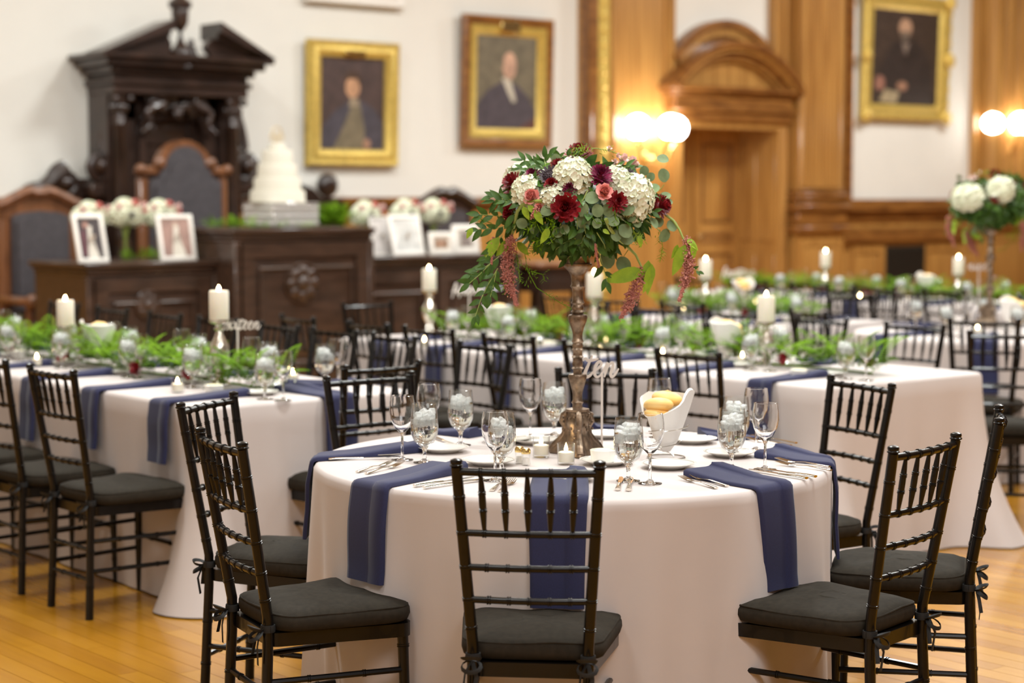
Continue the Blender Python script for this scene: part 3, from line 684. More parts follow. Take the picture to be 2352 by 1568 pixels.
FL = {'hyd': hydrangea(.07, 1).mesh('hydrangea', M['petalw'], 180),
      'carn': bloom(.036, [(14, .05, 1, 0), (13, .45, .95, .1), (12, .8, .85, .2), (10, 1.1, .75, .3), (7, 1.35, .65, .35)], .42, .16, 2).mesh('carnation', M['red'], 180),
      'dahlia': bloom(.034, [(16, .0, 1, -.05), (16, .3, .95, .05), (14, .62, .85, .15), (12, .95, .7, .25), (8, 1.25, .55, .3)], .24, .04, 3).mesh('dahlia', M['red'], 180),
      'mag': bloom(.03, [(16, .0, 1, -.05), (16, .3, .95, .05), (14, .62, .85, .15), (12, .95, .7, .25), (8, 1.25, .55, .3)], .24, .04, 4).mesh('dahlia', M['magenta'], 180),
      'scab': scabiosa(.026).mesh('scabiosa', M['plum'], 180),
      'rose': bloom(.024, [(6, .25, 1, 0), (6, .7, 1, .05), (5, 1.05, 1, .1), (5, 1.3, .95, .1), (4, 1.5, .8, .1)], .85, .08, 5).mesh('rose', M['pink'], 180),
      'snap': bloom(.022, [(3, .35, 1, 0), (3, .9, 1, .1), (2, 1.3, .8, .2)], .8, .1, 6).mesh('snapdragon', M['palep'], 180)}
def fern_mb(pts, L0, seed, dens=1.0, fine=1.0):     # a stem with plumes of thread-like leaflets
    mb = MB(); rr = random.Random(seed); n = len(pts)
    mb.tube(pts, [.0012]*n, 4)
    for i in range(1, n):
        a, b = Vector(pts[i-1]), Vector(pts[i]); d = (b-a).normalized(); 
        for s in range(max(1, int((b-a).length/.014*dens))):
            p = a.lerp(b, rr.random()); side = d.cross(Vector((rr.random()-.5, rr.random()-.5, rr.random()-.5))).normalized(); L = L0*(.5 + .6*rr.random())*(1 - .6*i/n)
            dr = (side + d*.5).normalized(); nn = max(3, int(L/.006))
            for k in range(nn):
                c = p + dr*(L*k/nn) + Vector((0, 0, -.25*L*(k/nn)**2)); f = (dr*.6 + d.cross(dr)*(1 if k % 2 else -1) + d*.3).normalized()*(.011*fine*(1 - .5*k/nn)); wv = dr*.0011*fine
                mb.add([c-wv, c+wv, c+f+wv*.4, c+f-wv*.4], [(0, 1, 2, 3)])
    return mb
def frond_mb(n=16, L=.16, w_=.045):           # leather fern frond for garlands, base at origin along +Y arching up
    mb = MB()
    for i in range(n):
        t = (i+1)/n; y = L*t; z = .35*L*math.sin(pi*t*.62); ww = w_*math.sin(pi*(.12+.86*t))
        for s in (-1, 1):
            mb.add([(0, y-.005, z), (s*ww*.5, y+.004, z+.004), (s*ww, y+.012, z-.004), (s*ww*.5, y+.013, z)], [(0, 1, 2, 3)])
        mb.add([(-.0012, y-L/n, .35*L*math.sin(pi*(t-1/n)*.62)), (.0012, y-L/n, .35*L*math.sin(pi*(t-1/n)*.62)), (.0008, y, z), (-.0008, y, z)], [(0, 1, 2, 3)])
    return mb

# ================= small things used many times =================
def seg_ring(prof, k=28): return MB().lathe(prof, k)
def proto_wine():
    t = root('wine_glass', '', 'glass'); t['group'] = 'empty wine glasses'
    seg_ring([(0, 0), (.033, 0), (.033, .0018), (.012, .005), (.0048, .012), (.0038, .03), (.0038, .072), (.007, .081), (.022, .097), (.0345, .122), (.0388, .146), (.0375, .17), (.0340, .193), (.0330, .1935), (.0365, .17), (.0376, .146), (.0333, .123), (.021, .099), (.006, .085), (0, .084)]).obj('glass_body', M['glassr'], t)
    return Proto(t)
def proto_water():
    t = root('water_goblet', '', 'glass'); t['group'] = 'iced water goblets'
    seg_ring([(0, 0), (.033, 0), (.033, .0018), (.014, .005), (.0065, .012), (.0055, .028), (.007, .040), (.012, .0475), (0, .0475)]).obj('stem', M['glassr'], t)
    seg_ring([(0, .048), (.013, .049), (.030, .063), (.0395, .085), (.0420, .108), (.0400, .14), (.0365, .1755), (.0355, .176), (.0388, .14), (.0408, .108), (.0383, .086), (.029, .065), (.012, .052), (0, .049)]).obj('glass_body', M['glass'], t)
    seg_ring([(0, .0495), (.0115, .0525), (.0285, .0655), (.0378, .0865), (.0402, .108), (.0390, .132), (0, .132)], 24).obj('water', M['water'], t)
    rr = random.Random(4); q = MB()
    for k in range(15):
        c = MB().bbox(-.010, -.010, -.009, .010, .010, .009, .003); a = k*2*pi/5.3
        rd = .023 if k % 4 else .005; T = Matrix.Translation((rd*math.cos(a), rd*math.sin(a), .150 + .006*rr.random() - .0028*k)) @ Matrix.Rotation(rr.random()*3, 4, 'Z') @ Matrix.Rotation(rr.random()*1.4, 4, 'X')
        q.join(c, T)
    q.obj('ice_cubes', M['ice'], t); return Proto(t)
def proto_plate():
    t = root('bread_plate', '', 'plate'); t['group'] = 'bread plates'
    seg_ring([(0, .0), (.045, .0), (.048, .003), (.062, .009), (.079, .015), (.080, .0165), (.078, .0165), (.062, .0115), (.05, .0055), (0, .0055)], 36).obj('dish', M['china'], t)
    MB().tube([(.0735*math.cos(a), .0735*math.sin(a), .0150) for a in [2*pi*i/36 for i in range(37)]], .0006, 4, cap=False).obj('rim_line', M['rimsilver'], t)
    return Proto(t)
def proto_fork():
    t = root('fork', '', 'fork'); t['group'] = 'forks'
    q = MB(); hp = [(0, -.095, .002), (0, -.06, .004), (0, -.01, .007), (0, .028, .004)]
    q.tube(hp, [.0075, .0065, .0032, .0028], 8, flat=.35); q.obj('handle', M['silver'], t)
    q = MB(); q.tube([(0, .026, .004), (0, .036, .003), (0, .05, .0035)], [.003, .010, .0105], 8, flat=.22)
    for k in range(4): x = -.0082 + k*.0055; q.tube([(x, .047, .0035), (x, .07, .006), (x*1.02, .096, .010)], [.0019, .0017, .0008], 6)
    q.obj('tines', M['silver'], t); return Proto(t)
def proto_knife():
    t = root('table_knife', '', 'knife'); t['group'] = 'table knives'
    q = MB(); q.tube([(0, -.105, .004), (0, -.08, .005), (0, -.02, .0045), (0, .0, .004)], [.0075, .0072, .0055, .005], 8, flat=.5); q.obj('handle', M['silver'], t)
    q = MB().prism([(-.0045, 0), (.0045, 0), (.0085, .05), (.0085, .09), (.003, .118), (-.0045, .112)], .003, .0048); q.obj('blade', M['silver'], t); return Proto(t)
def proto_votive():
    t = root('votive_candle', '', 'candle'); t['group'] = 'votive candles'
    seg_ring([(0, 0), (.023, 0), (.0255, .004), (.0265, .062), (.0250, .063), (.0238, .008), (0, .007)], 24).obj('glass_cup', M['glass'], t)
    seg_ring([(0, .0075), (.0225, .0085), (.0230, .036), (.018, .038), (0, .036)], 20).obj('wax', M['wax'], t)
    seg_ring([(0, .036), (.005, .041), (.0058, .046), (.003, .055), (0, .062)], 10).obj('flame', M['flame'], t); return Proto(t)
def proto_pillar():
    t = root('pillar_candle', '', 'candle'); t['group'] = 'lit pillar candles'
    seg_ring([(0, 0), (.039, 0), (.0405, .003), (.0405, .112), (.038, .118), (.034, .116), (.01, .110), (0, .110)], 24).obj('wax', M['wax'], t)
    MB().tube([(0, 0, .108), (0, 0, .122)], .0012, 5).obj('wick', M['wick'], t)
    seg_ring([(0, .114), (.006, .118), (.0078, .124), (.0055, .132), (0, .142)], 10).obj('flame', M['flame'], t); return Proto(t)
def candlestick(h):
    t = root('candlestick', '', 'candle holder'); t['group'] = 'mercury glass candlesticks'
    p = [(0, 0), (.047, 0), (.048, .006), (.040, .012), (.020, .022), (.014, .032), (.022, .040), (.014, .048), (.020, .06), (.038, .09), (.043, .115), (.036, .145), (.018, .175), (.013, .19), (.022, .198), (.013, .206)]
    k = (h - .03)/.206; p = [(r, z*k) for r, z in p] + [(.016, h-.022), (.040, h-.012), (.043, h-.010), (.043, h), (0, h)]
    seg_ring(p, 24).obj('holder_body', M['mercury'], t); return t
def proto_shaker():
    t = root('salt_shaker', '', 'shaker'); t['group'] = 'glass shakers with gold lids'
    seg_ring([(0, 0), (.013, 0), (.0145, .003), (.012, .018), (.0135, .034), (0, .034)], 8).obj('glass_jar', M['glass'], t)
    seg_ring([(0, .002), (.010, .003), (.009, .022), (0, .022)], 8).obj('salt', M['white'], t)
    seg_ring([(.0135, .034), (.014, .036), (.014, .044), (.011, .050), (0, .052)], 14).obj('lid', M['goldlid'], t); return Proto(t)
def basket():
    t = root('bread_basket', '', 'bread basket'); t['group'] = 'bread baskets wrapped in white napkins'
    q = MB(); q.tube([(.056*math.cos(a), .056*math.sin(a), .003) for a in [2*pi*i/30 for i in range(31)]], .0022, 6, cap=False)
    q.tube([((.022 + .075*(i/50))*math.cos(i*.42), (.022 + .075*(i/50))*math.sin(i*.42), .004 + .16*(i/50)) for i in range(31)], .0018, 6); q.obj('wire_stand', M['wire'], t)
    q = MB(); n = 40; vs = []; zs = [(.012, .02), (.034, .05), (.052, .10), (.068, .15), (.080, .195), (.074, .20), (.062, .15), (.046, .10)]
    for j, (r, z) in enumerate(zs):
        for k in range(n):
            a = 2*pi*k/n; fo = 1 + .07*math.sin(a*5 + j*.2)*(z/.2); pk = (.022*max(0, math.cos(2*a + .6))**2 - .008)*(z/.2)**2 - .062*max(0, math.cos(a - 3.9))**.8*(z/.2)**3
            vs.append((r*fo*math.cos(a), r*fo*math.sin(a), z + pk))
    q.add(vs, [(j*n+k, j*n+(k+1) % n, (j+1)*n+(k+1) % n, (j+1)*n+k) for j in range(len(zs)-1) for k in range(n)])
    q.add([(.012*math.cos(2*pi*k/n), .012*math.sin(2*pi*k/n), .02) for k in range(n)], [tuple(range(n))])
    q.obj('napkin_wrap', M['linen'], t)
    for (x, y, z, a) in [(-.026, -.024, .132, .9), (-.024, -.020, .162, 2.5), (.002, .008, .178, .3)]:
        b = MB().sphere((0, 0, 0), .045, 20, 12, (1.05, .92, .50)); b.tube([(-.034, 0, .014), (0, .004, .0225), (.034, 0, .014)], [.001, .004, .001], 6)
        o = b.obj('bread_roll', M['bread'], t, (x, y, z), a); o.rotation_euler = (.16*math.sin(a*3), .12, a)
    return Proto(t)
def proto_ramekin():
    t = root('butter_dish', '', 'dish'); t['group'] = 'butter dishes'
    seg_ring([(0, 0), (.030, 0), (.034, .003), (.039, .036), (.037, .037), (.032, .008), (0, .007)], 28).obj('ramekin', M['china'], t)
    seg_ring([(0, .008), (.032, .009), (.0355, .030), (.024, .038), (.010, .036), (0, .040)], 16, ).obj('butter', M['butter'], t); return Proto(t)
wine, water, plate, fork, knife, votive, pillar, shaker, bread, ramekin = proto_wine(), proto_water(), proto_plate(), proto_fork(), proto_knife(), proto_votive(), proto_pillar(), proto_shaker(), basket(), proto_ramekin()

# lettering cut from wood: brush strokes
GL = {'t': ([[(.42, 1.35), (.25, .75), (.12, .25), (.22, .02), (.45, .10), (.62, .35)], [(-.12, 1.02), (.02, 1.18), (.2, 1.05), (.55, 1.08), (.85, 1.16)]], .62),
      'e': ([[(0, .35), (.3, .55), (.45, .85), (.3, .98), (.12, .75), (.08, .35), (.2, .05), (.42, .05), (.62, .35)]], .62),
      'n': ([[(0, .35), (.22, .9), (.2, .5), (.12, .0)], [(.14, .3), (.32, .75), (.5, .93), (.58, .7), (.5, .25), (.6, .02), (.8, .2), (.95, .55)]], .90),
      's': ([[(0, .2), (.3, .6), (.4, 1.0), (.5, .65), (.55, .3), (.42, .02), (.15, .08)]], .62), 'i': ([[(0, .35), (.2, .9), (.15, .3), (.28, .02), (.45, .3)], [(.27, 1.25), (.30, 1.30)]], .45),
      'x': ([[(0, .8), (.2, .9), (.35, .45), (.5, .02), (.7, .2)], [(.62, .9), (.35, .45), (.08, .02)]], .68), 'f': ([[(0, .35), (.35, .9), (.55, 1.4), (.4, 1.5), (.25, .9), (.15, -.3), (.05, -.45)], [(.1, .45), (.35, .5), (.55, .35)]], .55),
      'u': ([[(0, .4), (.15, .9), (.12, .3), (.25, .02), (.45, .25), (.55, .9), (.5, .3), (.6, .02), (.78, .3)]], .78), 'v': ([[(0, .5), (.15, .92), (.22, .1), (.5, .5), (.5, .95), (.7, .8)]], .70),
      'r': ([[(0, .35), (.2, 1.0), (.42, .88), (.35, .3), (.45, .02), (.62, .3)]], .62), 'o': ([[(.4, .9), (.12, .7), (.1, .2), (.3, .02), (.5, .3), (.45, .8), (.35, .92), (.7, .8)]], .70)}
def smooth_path(p, n=5):
    out = []; P_ = [Vector((a, b, 0)) for a, b in p]
    for i in range(len(P_)-1):
        p0, p1, p2, p3 = P_[max(0, i-1)], P_[i], P_[i+1], P_[min(len(P_)-1, i+2)]
        for k in range(n): t = k/n; out.append(.5*((2*p1) + (p2-p0)*t + (2*p0-5*p1+4*p2-p3)*t*t + (3*p1-p0-3*p2+p3)*t**3))
    return out + [P_[-1]]
def word_sign(word, px, pyc, pxw, loc, table, cat='sign'):
    u, n, z0 = loc
    yaw = math.atan2(-(-u), -n) if 0 else math.atan2(u, n)      # faces the camera side of the hall
    t = root('table_number_sign', 'whitewashed script "%s" sign on a stick%s' % (word, table), cat, (u, n, z0), -yaw, 'script table number signs')
    d = math.hypot(u, n); s = FPX/(u*CA + n*SA); zc = CH - (pyc - HY)/s; wid = pxw/s
    tot = sum(GL[c][1] for c in word) + .1; sc = wid/tot
    x = -wid/2 + (px - PR((u, n, zc))[0])/s; base = zc - z0 - .45*sc; q = MB()
    for c in word:
        for st in GL[c][0]:
            sp = smooth_path(st) if len(st) > 2 else [Vector((a, b, 0)) for a, b in st]; m = len(sp)
            q.tube([(x + p.x*sc + .22*sc*p.y*.6, 0, base + p.y*sc) for p in sp], [sc*(.05 + .065*math.sin(pi*min(1, (i+.6)/m))) for i in range(m)], 6, flat=1)
        x += GL[c][1]*sc
    q.v = [(a, b*.35, c_) for a, b, c_ in q.v]
    q.obj('lettering', M['signm'], t)
    MB().bbox(-.0035, -.002, .004, .0035, .002, base + .3*sc, .0008).obj('stick', M['signm'], t)
    MB().bbox(-.02, -.02, 0, .02, .02, .006, .002).obj('foot', M['signm'], t); return t

# ================= chairs =================
def bamboo(mb, pts, r0, rings, seg=9, bump=1.24):     # pts: fn(t)->point, t in 0..1 ; rings: fractions
    pts_, rr = [], []; st = {0: 0, 1: 0}; L = (pts(1) - pts(0)).length; d = .0022/L
    S = set([i/10 for i in range(11)]); m = {}
    for t in S: m[t] = r0(t)
    for t in rings:
        for k in (-1, 1):
            for j, b in ((-1, 1), (-.6, bump), (.6, bump), (1, 1)): m[min(1, max(0, t + d*(k*1.3 + j)))] = r0(t)*b
    ks = sorted(m); return mb.tube([pts(t) for t in ks], [m[t] for t in ks], seg)
def lerp3(P_): 
    P_ = [Vector(p) for p in P_]; ls = [(b-a).length for a, b in zip(P_, P_[1:])]; T = sum(ls)
    def f(t):
        d = t*T
        for i, l in enumerate(ls):
            if d <= l or i == len(ls)-1: return P_[i].lerp(P_[i+1], min(1, d/l))
            d -= l
    return f
def make_chair(lite=False):
    t = root('chiavari_chair', '', 'chair'); t['group'] = 'black chiavari chairs'
    sg = 6 if lite else 10
    def post(z):
        if z < .44: k = z/.44; return (.150 - .010*k, -.205 + .020*k)
        k = (z-.44)/.475; return (.140 + .0315*k, -.185 - .078*k)
    for s in (-1, 1):
        pl = [(s*post(z)[0], post(z)[1], z) for z in (0, .1, .2, .3, .44, .52, .6, .7, .8, .905)]
        L = sum((Vector(b)-Vector(a)).length for a, b in zip(pl, pl[1:]))
        rg = [z/.905 for z in (.12, .25, .50, .574, .656, .742, .83)]
        q = bamboo(MB(), lerp3(pl), lambda x: .0150 - .0015*x, rg, sg, 1.13)
        tp = Vector(pl[-1]); q.lathe([(.0135, 0), (.0165, .002), (.0165, .005), (.014, .007), (.0155, .012), (.014, .017), (.006, .020), (0, .0205)], sg, tp)
        q.obj('back_post', M['black'], t)
        q = bamboo(MB(), lerp3([(s*.180, .190, 0), (s*.176, .186, .2), (s*.172, .182, .380)]), lambda x: .0125 + .0025*x, [.25, .62, .92], sg, 1.15); q.obj('front_leg', M['black'], t)
    def rail(z, r, rings, name):
        x, y = post(z); bow = .014
        f = lambda u_: Vector((-x + 2*x*u_, y - bow*math.sin(pi*u_), z)); bamboo(MB(), f, lambda u_: r, rings, sg, 1.3).obj(name, M['black'], t)
    R5 = [.17, .335, .5, .665, .83]
    rail(.893, .0098, R5, 'top_rail'); rail(.742, .0085, R5, 'back_rail'); rail(.656, .0085, R5, 'back_rail'); rail(.574, .0085, R5, 'back_rail')
    x1, y1 = post(.893); x0, y0 = post(.742)
    for u_ in R5:
        a = Vector((-x0+2*x0*u_, y0 - .014*math.sin(pi*u_), .742)); b = Vector((-x1+2*x1*u_, y1 - .014*math.sin(pi*u_), .893))
        bamboo(MB(), lambda k: a.lerp(b, k), lambda k: .0042 + .0048*math.sin(pi*k), [.38, .66], sg-2, 1.2).obj('spindle', M['black'], t)
    for s in (-1, 1):
        for z in (.175, .285):
            x, y = post(z); a = Vector((s*x, y, z)); b = Vector((s*.177, .185, z)); bamboo(MB(), lambda k: a.lerp(b, k), lambda k: .0085, [.3, .7], sg-2).obj('stretcher', M['black'], t)
    for z in (.145, .255):
        x, y = post(z); bamboo(MB(), lambda k: Vector((-x+2*x*k, y, z)), lambda k: .0085, [.3, .7], sg-2).obj('stretcher', M['black'], t)
    bamboo(MB(), lambda k: Vector((-.177+.354*k, .185, .225)), lambda k: .0085, [.3, .7], sg-2).obj('stretcher', M['black'], t)
    def outline(hf, hb, yf, yb, rc, n=5):
        pts = []
        for (cx, cy, a0) in [(hf-rc, yf-rc, 0), (-hf+rc, yf-rc, pi/2), (-hb+rc, yb+rc, pi), (hb-rc, yb+rc, 3*pi/2)]:
            for i in range(n+1): a = a0 + pi/2*i/n; pts.append((cx + rc*math.cos(a), cy + rc*math.sin(a)))
        out = []
        for a, b in zip(pts, pts[1:] + pts[:1]):
            m_ = max(1, int(math.dist(a, b)/.05)); out += [(a[0]+(b[0]-a[0])*i/m_, a[1]+(b[1]-a[1])*i/m_) for i in range(m_)]
        return out
    MB().prism(outline(.198, .152, .205, -.185, .035), .378, .414).obj('seat_frame', M['black'], t, smooth=30)
    o = outline(.206, .178, .212, -.176, .075, 4 if lite else 6); n = len(o); q = MB(); rr = random.Random(9)
    lay = [(.90, .4145), (.985, .420), (1.012, .436), (1.008, .450), (.975, .462), (.82, .473), (.5, .480), (.2, .482)]
    vs = []
    for sc_, z in lay:
        for (x, y) in o:
            wv = .004*noise.noise(Vector((x*9, y*9, z*6))) if .42 < z < .465 else .006*noise.noise(Vector((x*7, y*7, 3)))*(1.4 if z > .455 else .3)
            vs.append((x*sc_, y*sc_, z + wv))
    q.add(vs, [(j*n+k, j*n+(k+1) % n, (j+1)*n+(k+1) % n, (j+1)*n+k) for j in range(len(lay)-1) for k in range(n)] + [tuple(range(n)), tuple((len(lay)-1)*n+k for k in range(n))])
    cu = q.obj('seat_cushion', M['cushion'], t, smooth=180)
    if not lite:
        MB().tube([(x*.985, y*.985, .459 + .008*noise.noise(Vector((x*7, y*7, 3)))) for x, y in o + o[:1]], .0028, 6, cap=False).obj('piping', M['cushion'], cu)
        for s in (-1, 1):
            q = MB(); x, y = post(.45)
            q.tube([(s*(x + .0175*math.cos(a)), y + .0175*math.sin(a), .428) for a in [2*pi*i/12 for i in range(13)]], [.011]*13, 6, thin=.2, cap=False)
            for dz, dx in ((-.012, .03), (.006, -.028)):
                lp = [(s*x + dx*.8*math.sin(a)*1.0, y - .02 - .016*(1-math.cos(a)), .424 + dz*(1-math.cos(a))) for a in [2*pi*i/12 for i in range(13)]]
                q.tube(lp, [.006]*13, 5, flat=.25)
            q.tube([(s*x, y - .022, .424), (s*x + .012, y - .034, .385), (s*x + .004, y - .03, .335)], [.006, .006, .0065], 5, flat=.25)
            q.tube([(s*x, y - .022, .424), (s*x - .016, y - .03, .395), (s*x - .02, y - .036, .36)], [.006, .006, .0065], 5, flat=.25)
            q.obj('cushion_tie', M['ribbon'], cu)
    return Proto(t)
chairN, chairF = make_chair(), make_chair(True)
TOPY = -.262
def put_chair(pr, u, n, f, label, group):     # (u, n) is the middle of the top rail, f the facing angle as a vector
    d = Vector((f[0], f[1])).normalized(); rz = math.atan2(-d.x, d.y)
    return pr.put((u - d.x*TOPY, n - d.y*TOPY, 0), rz, label, group)
# ================= tables and cloths =================
TZ = .762
def cloth_fold(s, t, ph): # s: metres along the hem, t: 0 at the table edge .. 1 at the floor
    a = math.sin(s*13 + ph + 1.2*math.sin(s*3.1 + ph)) + .6*math.sin(s*23 + 2*ph) + .3*math.sin(s*41)
    return a*.020*t**.8
class Round:
    def __init__(s, u, n, r, ph): s.c = Vector((u, n, 0)); s.r = r; s.ph = ph
    def off(s, th, z):
        t = max(0, (TZ - .01 - z)/TZ); r = s.r + .006 + .018*t**1.1 + cloth_fold(th*s.r, t, s.ph)*1.35
        return r
    def cloth(s, label, group):
        q = MB(); n = 260; rows = [(s.r*k, TZ) for k in (.25, .5, .75, .93)]; vs = [(s.c.x, s.c.y, TZ)]
        zs = [TZ - .0015, TZ - .006, TZ - .016, TZ - .035, .68, .61, .56, .53, .50, .47, .42, .36, .30, .22, .12, .05, .006]
        def ring(fn):
            for k in range(n): th = 2*pi*k/n; r, z = fn(th); vs.append((s.c.x + r*math.cos(th), s.c.y + r*math.sin(th), z))
        for r, z in rows: ring(lambda th: (r, z))
        ring(lambda th: (s.r - .008, TZ - .0005)); ring(lambda th: (s.r - .001, TZ - .004))
        for z in zs[2:]: ring(lambda th: (s.off(th, z), z))
        m = (len(vs)-1)//n
        q.add(vs, [(0, 1+k, 1+(k+1) % n) for k in range(n)] + [(1+j*n+k, 1+j*n+(k+1) % n, 1+(j+1)*n+(k+1) % n, 1+(j+1)*n+k) for j in range(m-1) for k in range(n)])
        q.v = [(a-s.c.x, b-s.c.y, c) for a, b, c in q.v]
        return tag(q.obj('tablecloth', M['cloth'], None, (s.c.x, s.c.y, 0), smooth=180), label, 'tablecloth', group)
    def table(s, label):
        t = root('round_table', label, 'table', (s.c.x, s.c.y, 0)); MB().lathe([(0, TZ-.035), (s.r-.02, TZ-.035), (s.r-.015, TZ-.02), (s.r-.02, TZ-.008), (0, TZ-.008)], 48).obj('tabletop', M['oakd'], t)
        for a in range(4): an = a*pi/2 + .4; MB().tube([(.45*math.cos(an), .45*math.sin(an), 0), (.45*math.cos(an), .45*math.sin(an), TZ-.035)], .015, 8).obj('leg', M['black'], t)
    def edge(s, E): d = Vector((E.x-s.c.x, E.y-s.c.y, 0)).normalized(); th = math.atan2(d.y, d.x); return d, (lambda z: s.c + d*(max(s.off(th + q_, z) for q_ in (-.11, -.08, -.05, -.025, 0, .025, .05, .08, .11)) + .002) + Vector((0, 0, z)))
class Rect:
    def __init__(s, u0, n0, u1, n1, ph, flare=.16): s.b = (u0, n0, u1, n1); s.ph = ph; s.fl = flare; s.c = Vector(((u0+u1)/2, (n0+n1)/2, 0))
    def outline(s):
        u0, n0, u1, n1 = s.b; rc = .03; pts = []
        def side(p, q, nx, ny):
            L = math.dist(p, q); m = max(2, int(L/.035))
            for i in range(m+1): k = i/m; pts.append((p[0]+(q[0]-p[0])*k, p[1]+(q[1]-p[1])*k, nx, ny, min(k, 1-k)*L))
        def cor(cx, cy, a0):
            for i in range(1, 12): a = a0 + pi/2*i/12; pts.append((cx+rc*math.cos(a), cy+rc*math.sin(a), math.cos(a), math.sin(a), 0))
        side((u0+rc, n0), (u1-rc, n0), 0, -1); cor(u1-rc, n0+rc, -pi/2); side((u1, n0+rc), (u1, n1-rc), 1, 0); cor(u1-rc, n1-rc, 0)
        side((u1-rc, n1), (u0+rc, n1), 0, 1); cor(u0+rc, n1-rc, pi/2); side((u0, n1-rc), (u0, n0+rc), -1, 0); cor(u0+rc, n0+rc, pi); return pts
    def off(s, d, sl, z):
        t = max(0, (TZ - .01 - z)/TZ); return .006 + .015*t + cloth_fold(sl, t, s.ph)*.35 + s.fl*t**2.3*math.exp(-(d/(.07 + .07*t))**2) + .012*t*math.sin(d*26)*math.exp(-(d/.5)**2)
    def cloth(s, label, group):
        o = s.outline(); n = len(o); vs = []; cx, cy = s.c.x, s.c.y; sl = [0]
        for a, b in zip(o, o[1:]): sl.append(sl[-1] + math.dist(a[:2], b[:2]))
        for (x, y, nx, ny, d) in o: vs.append((x - nx*.012, y - ny*.012, TZ))
        for (x, y, nx, ny, d) in o: vs.append((x - nx*.002, y - ny*.002, TZ - .004))
        zs = [TZ - .016, .68, .58, .46, .34, .25, .17, .10, .05, .006]
        for z in zs:
            for (x, y, nx, ny, d), L in zip(o, sl): f = s.off(d, L, z); vs.append((x+nx*f, y+ny*f, z))
        q = MB().add([(a-cx, b-cy, c) for a, b, c in vs], [tuple(range(n))] + [(j*n+k, j*n+(k+1) % n, (j+1)*n+(k+1) % n, (j+1)*n+k) for j in range(len(zs)+1) for k in range(n)])
        return tag(q.obj('tablecloth', M['cloth'], None, (cx, cy, 0), smooth=60), label, 'tablecloth', group)
    def table(s, label):
        u0, n0, u1, n1 = s.b; cx, cy = s.c.x, s.c.y; t = root('long_table', label, 'table', (cx, cy, 0)); a, b = (u1-u0)/2 - .02, (n1-n0)/2 - .02
        MB().bbox(-a, -b, TZ-.04, a, b, TZ-.008, .004).obj('tabletop', M['oakd'], t)
        for sx in (-1, 1):
            for sy in (-1, 1): MB().tube([(sx*(a-.1), sy*(b-.3), 0), (sx*(a-.1), sy*(b-.3), TZ-.04)], .016, 8).obj('leg', M['black'], t)
    def edge(s, E):
        u0, n0, u1, n1 = s.b; c = [(abs(E.x-u0), Vector((-1, 0, 0)), Vector((u0, E.y, 0))), (abs(E.x-u1), Vector((1, 0, 0)), Vector((u1, E.y, 0))), (abs(E.y-n0), Vector((0, -1, 0)), Vector((E.x, n0, 0))), (abs(E.y-n1), Vector((0, 1, 0)), Vector((E.x, n1, 0)))]
        _, d, p = min(c, key=lambda k: k[0]); return d, (lambda z: p + d*(.028 + .03*(TZ-z)/TZ) + Vector((0, 0, z)))
def napkin(tb, S, E, L, w_, label, group, bend=0, seed=0):
    d, ep = tb.edge(E); rr = random.Random(seed); st = []
    top = ep(TZ - .01) - d*.016; run = (Vector((top.x, top.y, 0)) - Vector((S.x, S.y, 0))); dr = run.normalized(); side0 = Vector((-dr.y, dr.x, 0)); side1 = Vector((-d.y, d.x, 0))
    if side1.dot(side0) < 0: side1 = -side1
    for i in range(8): k = i/8; p = Vector((S.x, S.y, TZ + .0015)) + run*k; st.append((p, side0.lerp(side1, k**3).normalized(), Vector((0, 0, 1))))
    for k in (0, .35, .7, 1): a = k*pi/2; p = Vector((top.x, top.y, TZ + .0015)) + d*(.013*math.sin(a)) - Vector((0, 0, .012*(1-math.cos(a)))); st.append((p, side1, (Vector((0, 0, math.cos(a))) + d*math.sin(a)).normalized()))
    for k in range(1, 9):
        z = TZ - .012 - (L-.012)*k/8; st.append((ep(z) + side1*(bend*k/8), side1, d))
    prof = [(-.5, 0), (-.5, .007), (-.42, .0095), (.02, .0095), (.10, .0100), (.16, .0122), (.17, .0145), (.44, .013), (.5, .009), (.5, 0)]
    n = len(prof); vs = []
    for i, (p, sd, nv) in enumerate(st):
        k = i/(len(st)-1); ww = w_*(1 - .06*math.sin(k*5 + seed)); lift = .004*math.sin(k*9 + seed) if i > 12 else 0; inn = 1 + 1.3*max(0, 1 - i/5)
        for (a, h) in prof: vs.append(p + sd*(a*ww) + nv*(h*inn + abs(lift)))
    c = Vector((E.x, E.y, TZ)); q = MB().add([v - c for v in vs], [(j*n+k, j*n+(k+1) % n, (j+1)*n+(k+1) % n, (j+1)*n+k) for j in range(len(st)-1) for k in range(n)] + [tuple(range(n)), tuple((len(st)-1)*n+k for k in range(n))])
    return tag(q.obj('napkin', M['navy'], None, c, smooth=85), label, 'napkin', group)
T10 = Round(3.70, 4.20, .765, .4); T2 = Round(9.0, 6.58, .765, 2.1)
L1 = Rect(3.53, 6.10, 4.52, 11.0, .3, .17); MT = Rect(5.88, 5.10, 6.94, 8.62, 1.7, .20); NT_ = Rect(8.32, 7.62, 9.34, 9.25, 2.6); OT = Rect(10.78, 7.6, 11.82, 11.0, 3.3)
T10.table('round table under the cloth, numbered ten'); T2.table('far round table under the cloth with the second tall bouquet')
for o, nm in ((L1, 'numbered sixteen, at the throne side of the round table'), (MT, 'behind the round table numbered ten'), (NT_, 'third row back, in front of the menu boards'), (OT, 'last row, along the oak wall')): o.table('long table ' + nm)
T10.cloth('blush satin cloth draped to the floor over round table ten', 'blush tablecloths')
T2.cloth('blush cloth over the far round table with tall bouquet', 'blush tablecloths')
L1.cloth('blush cloth on the long table with script sign sixteen', 'blush tablecloths')
MT.cloth('blush cloth on the long table just behind round table ten', 'blush tablecloths')
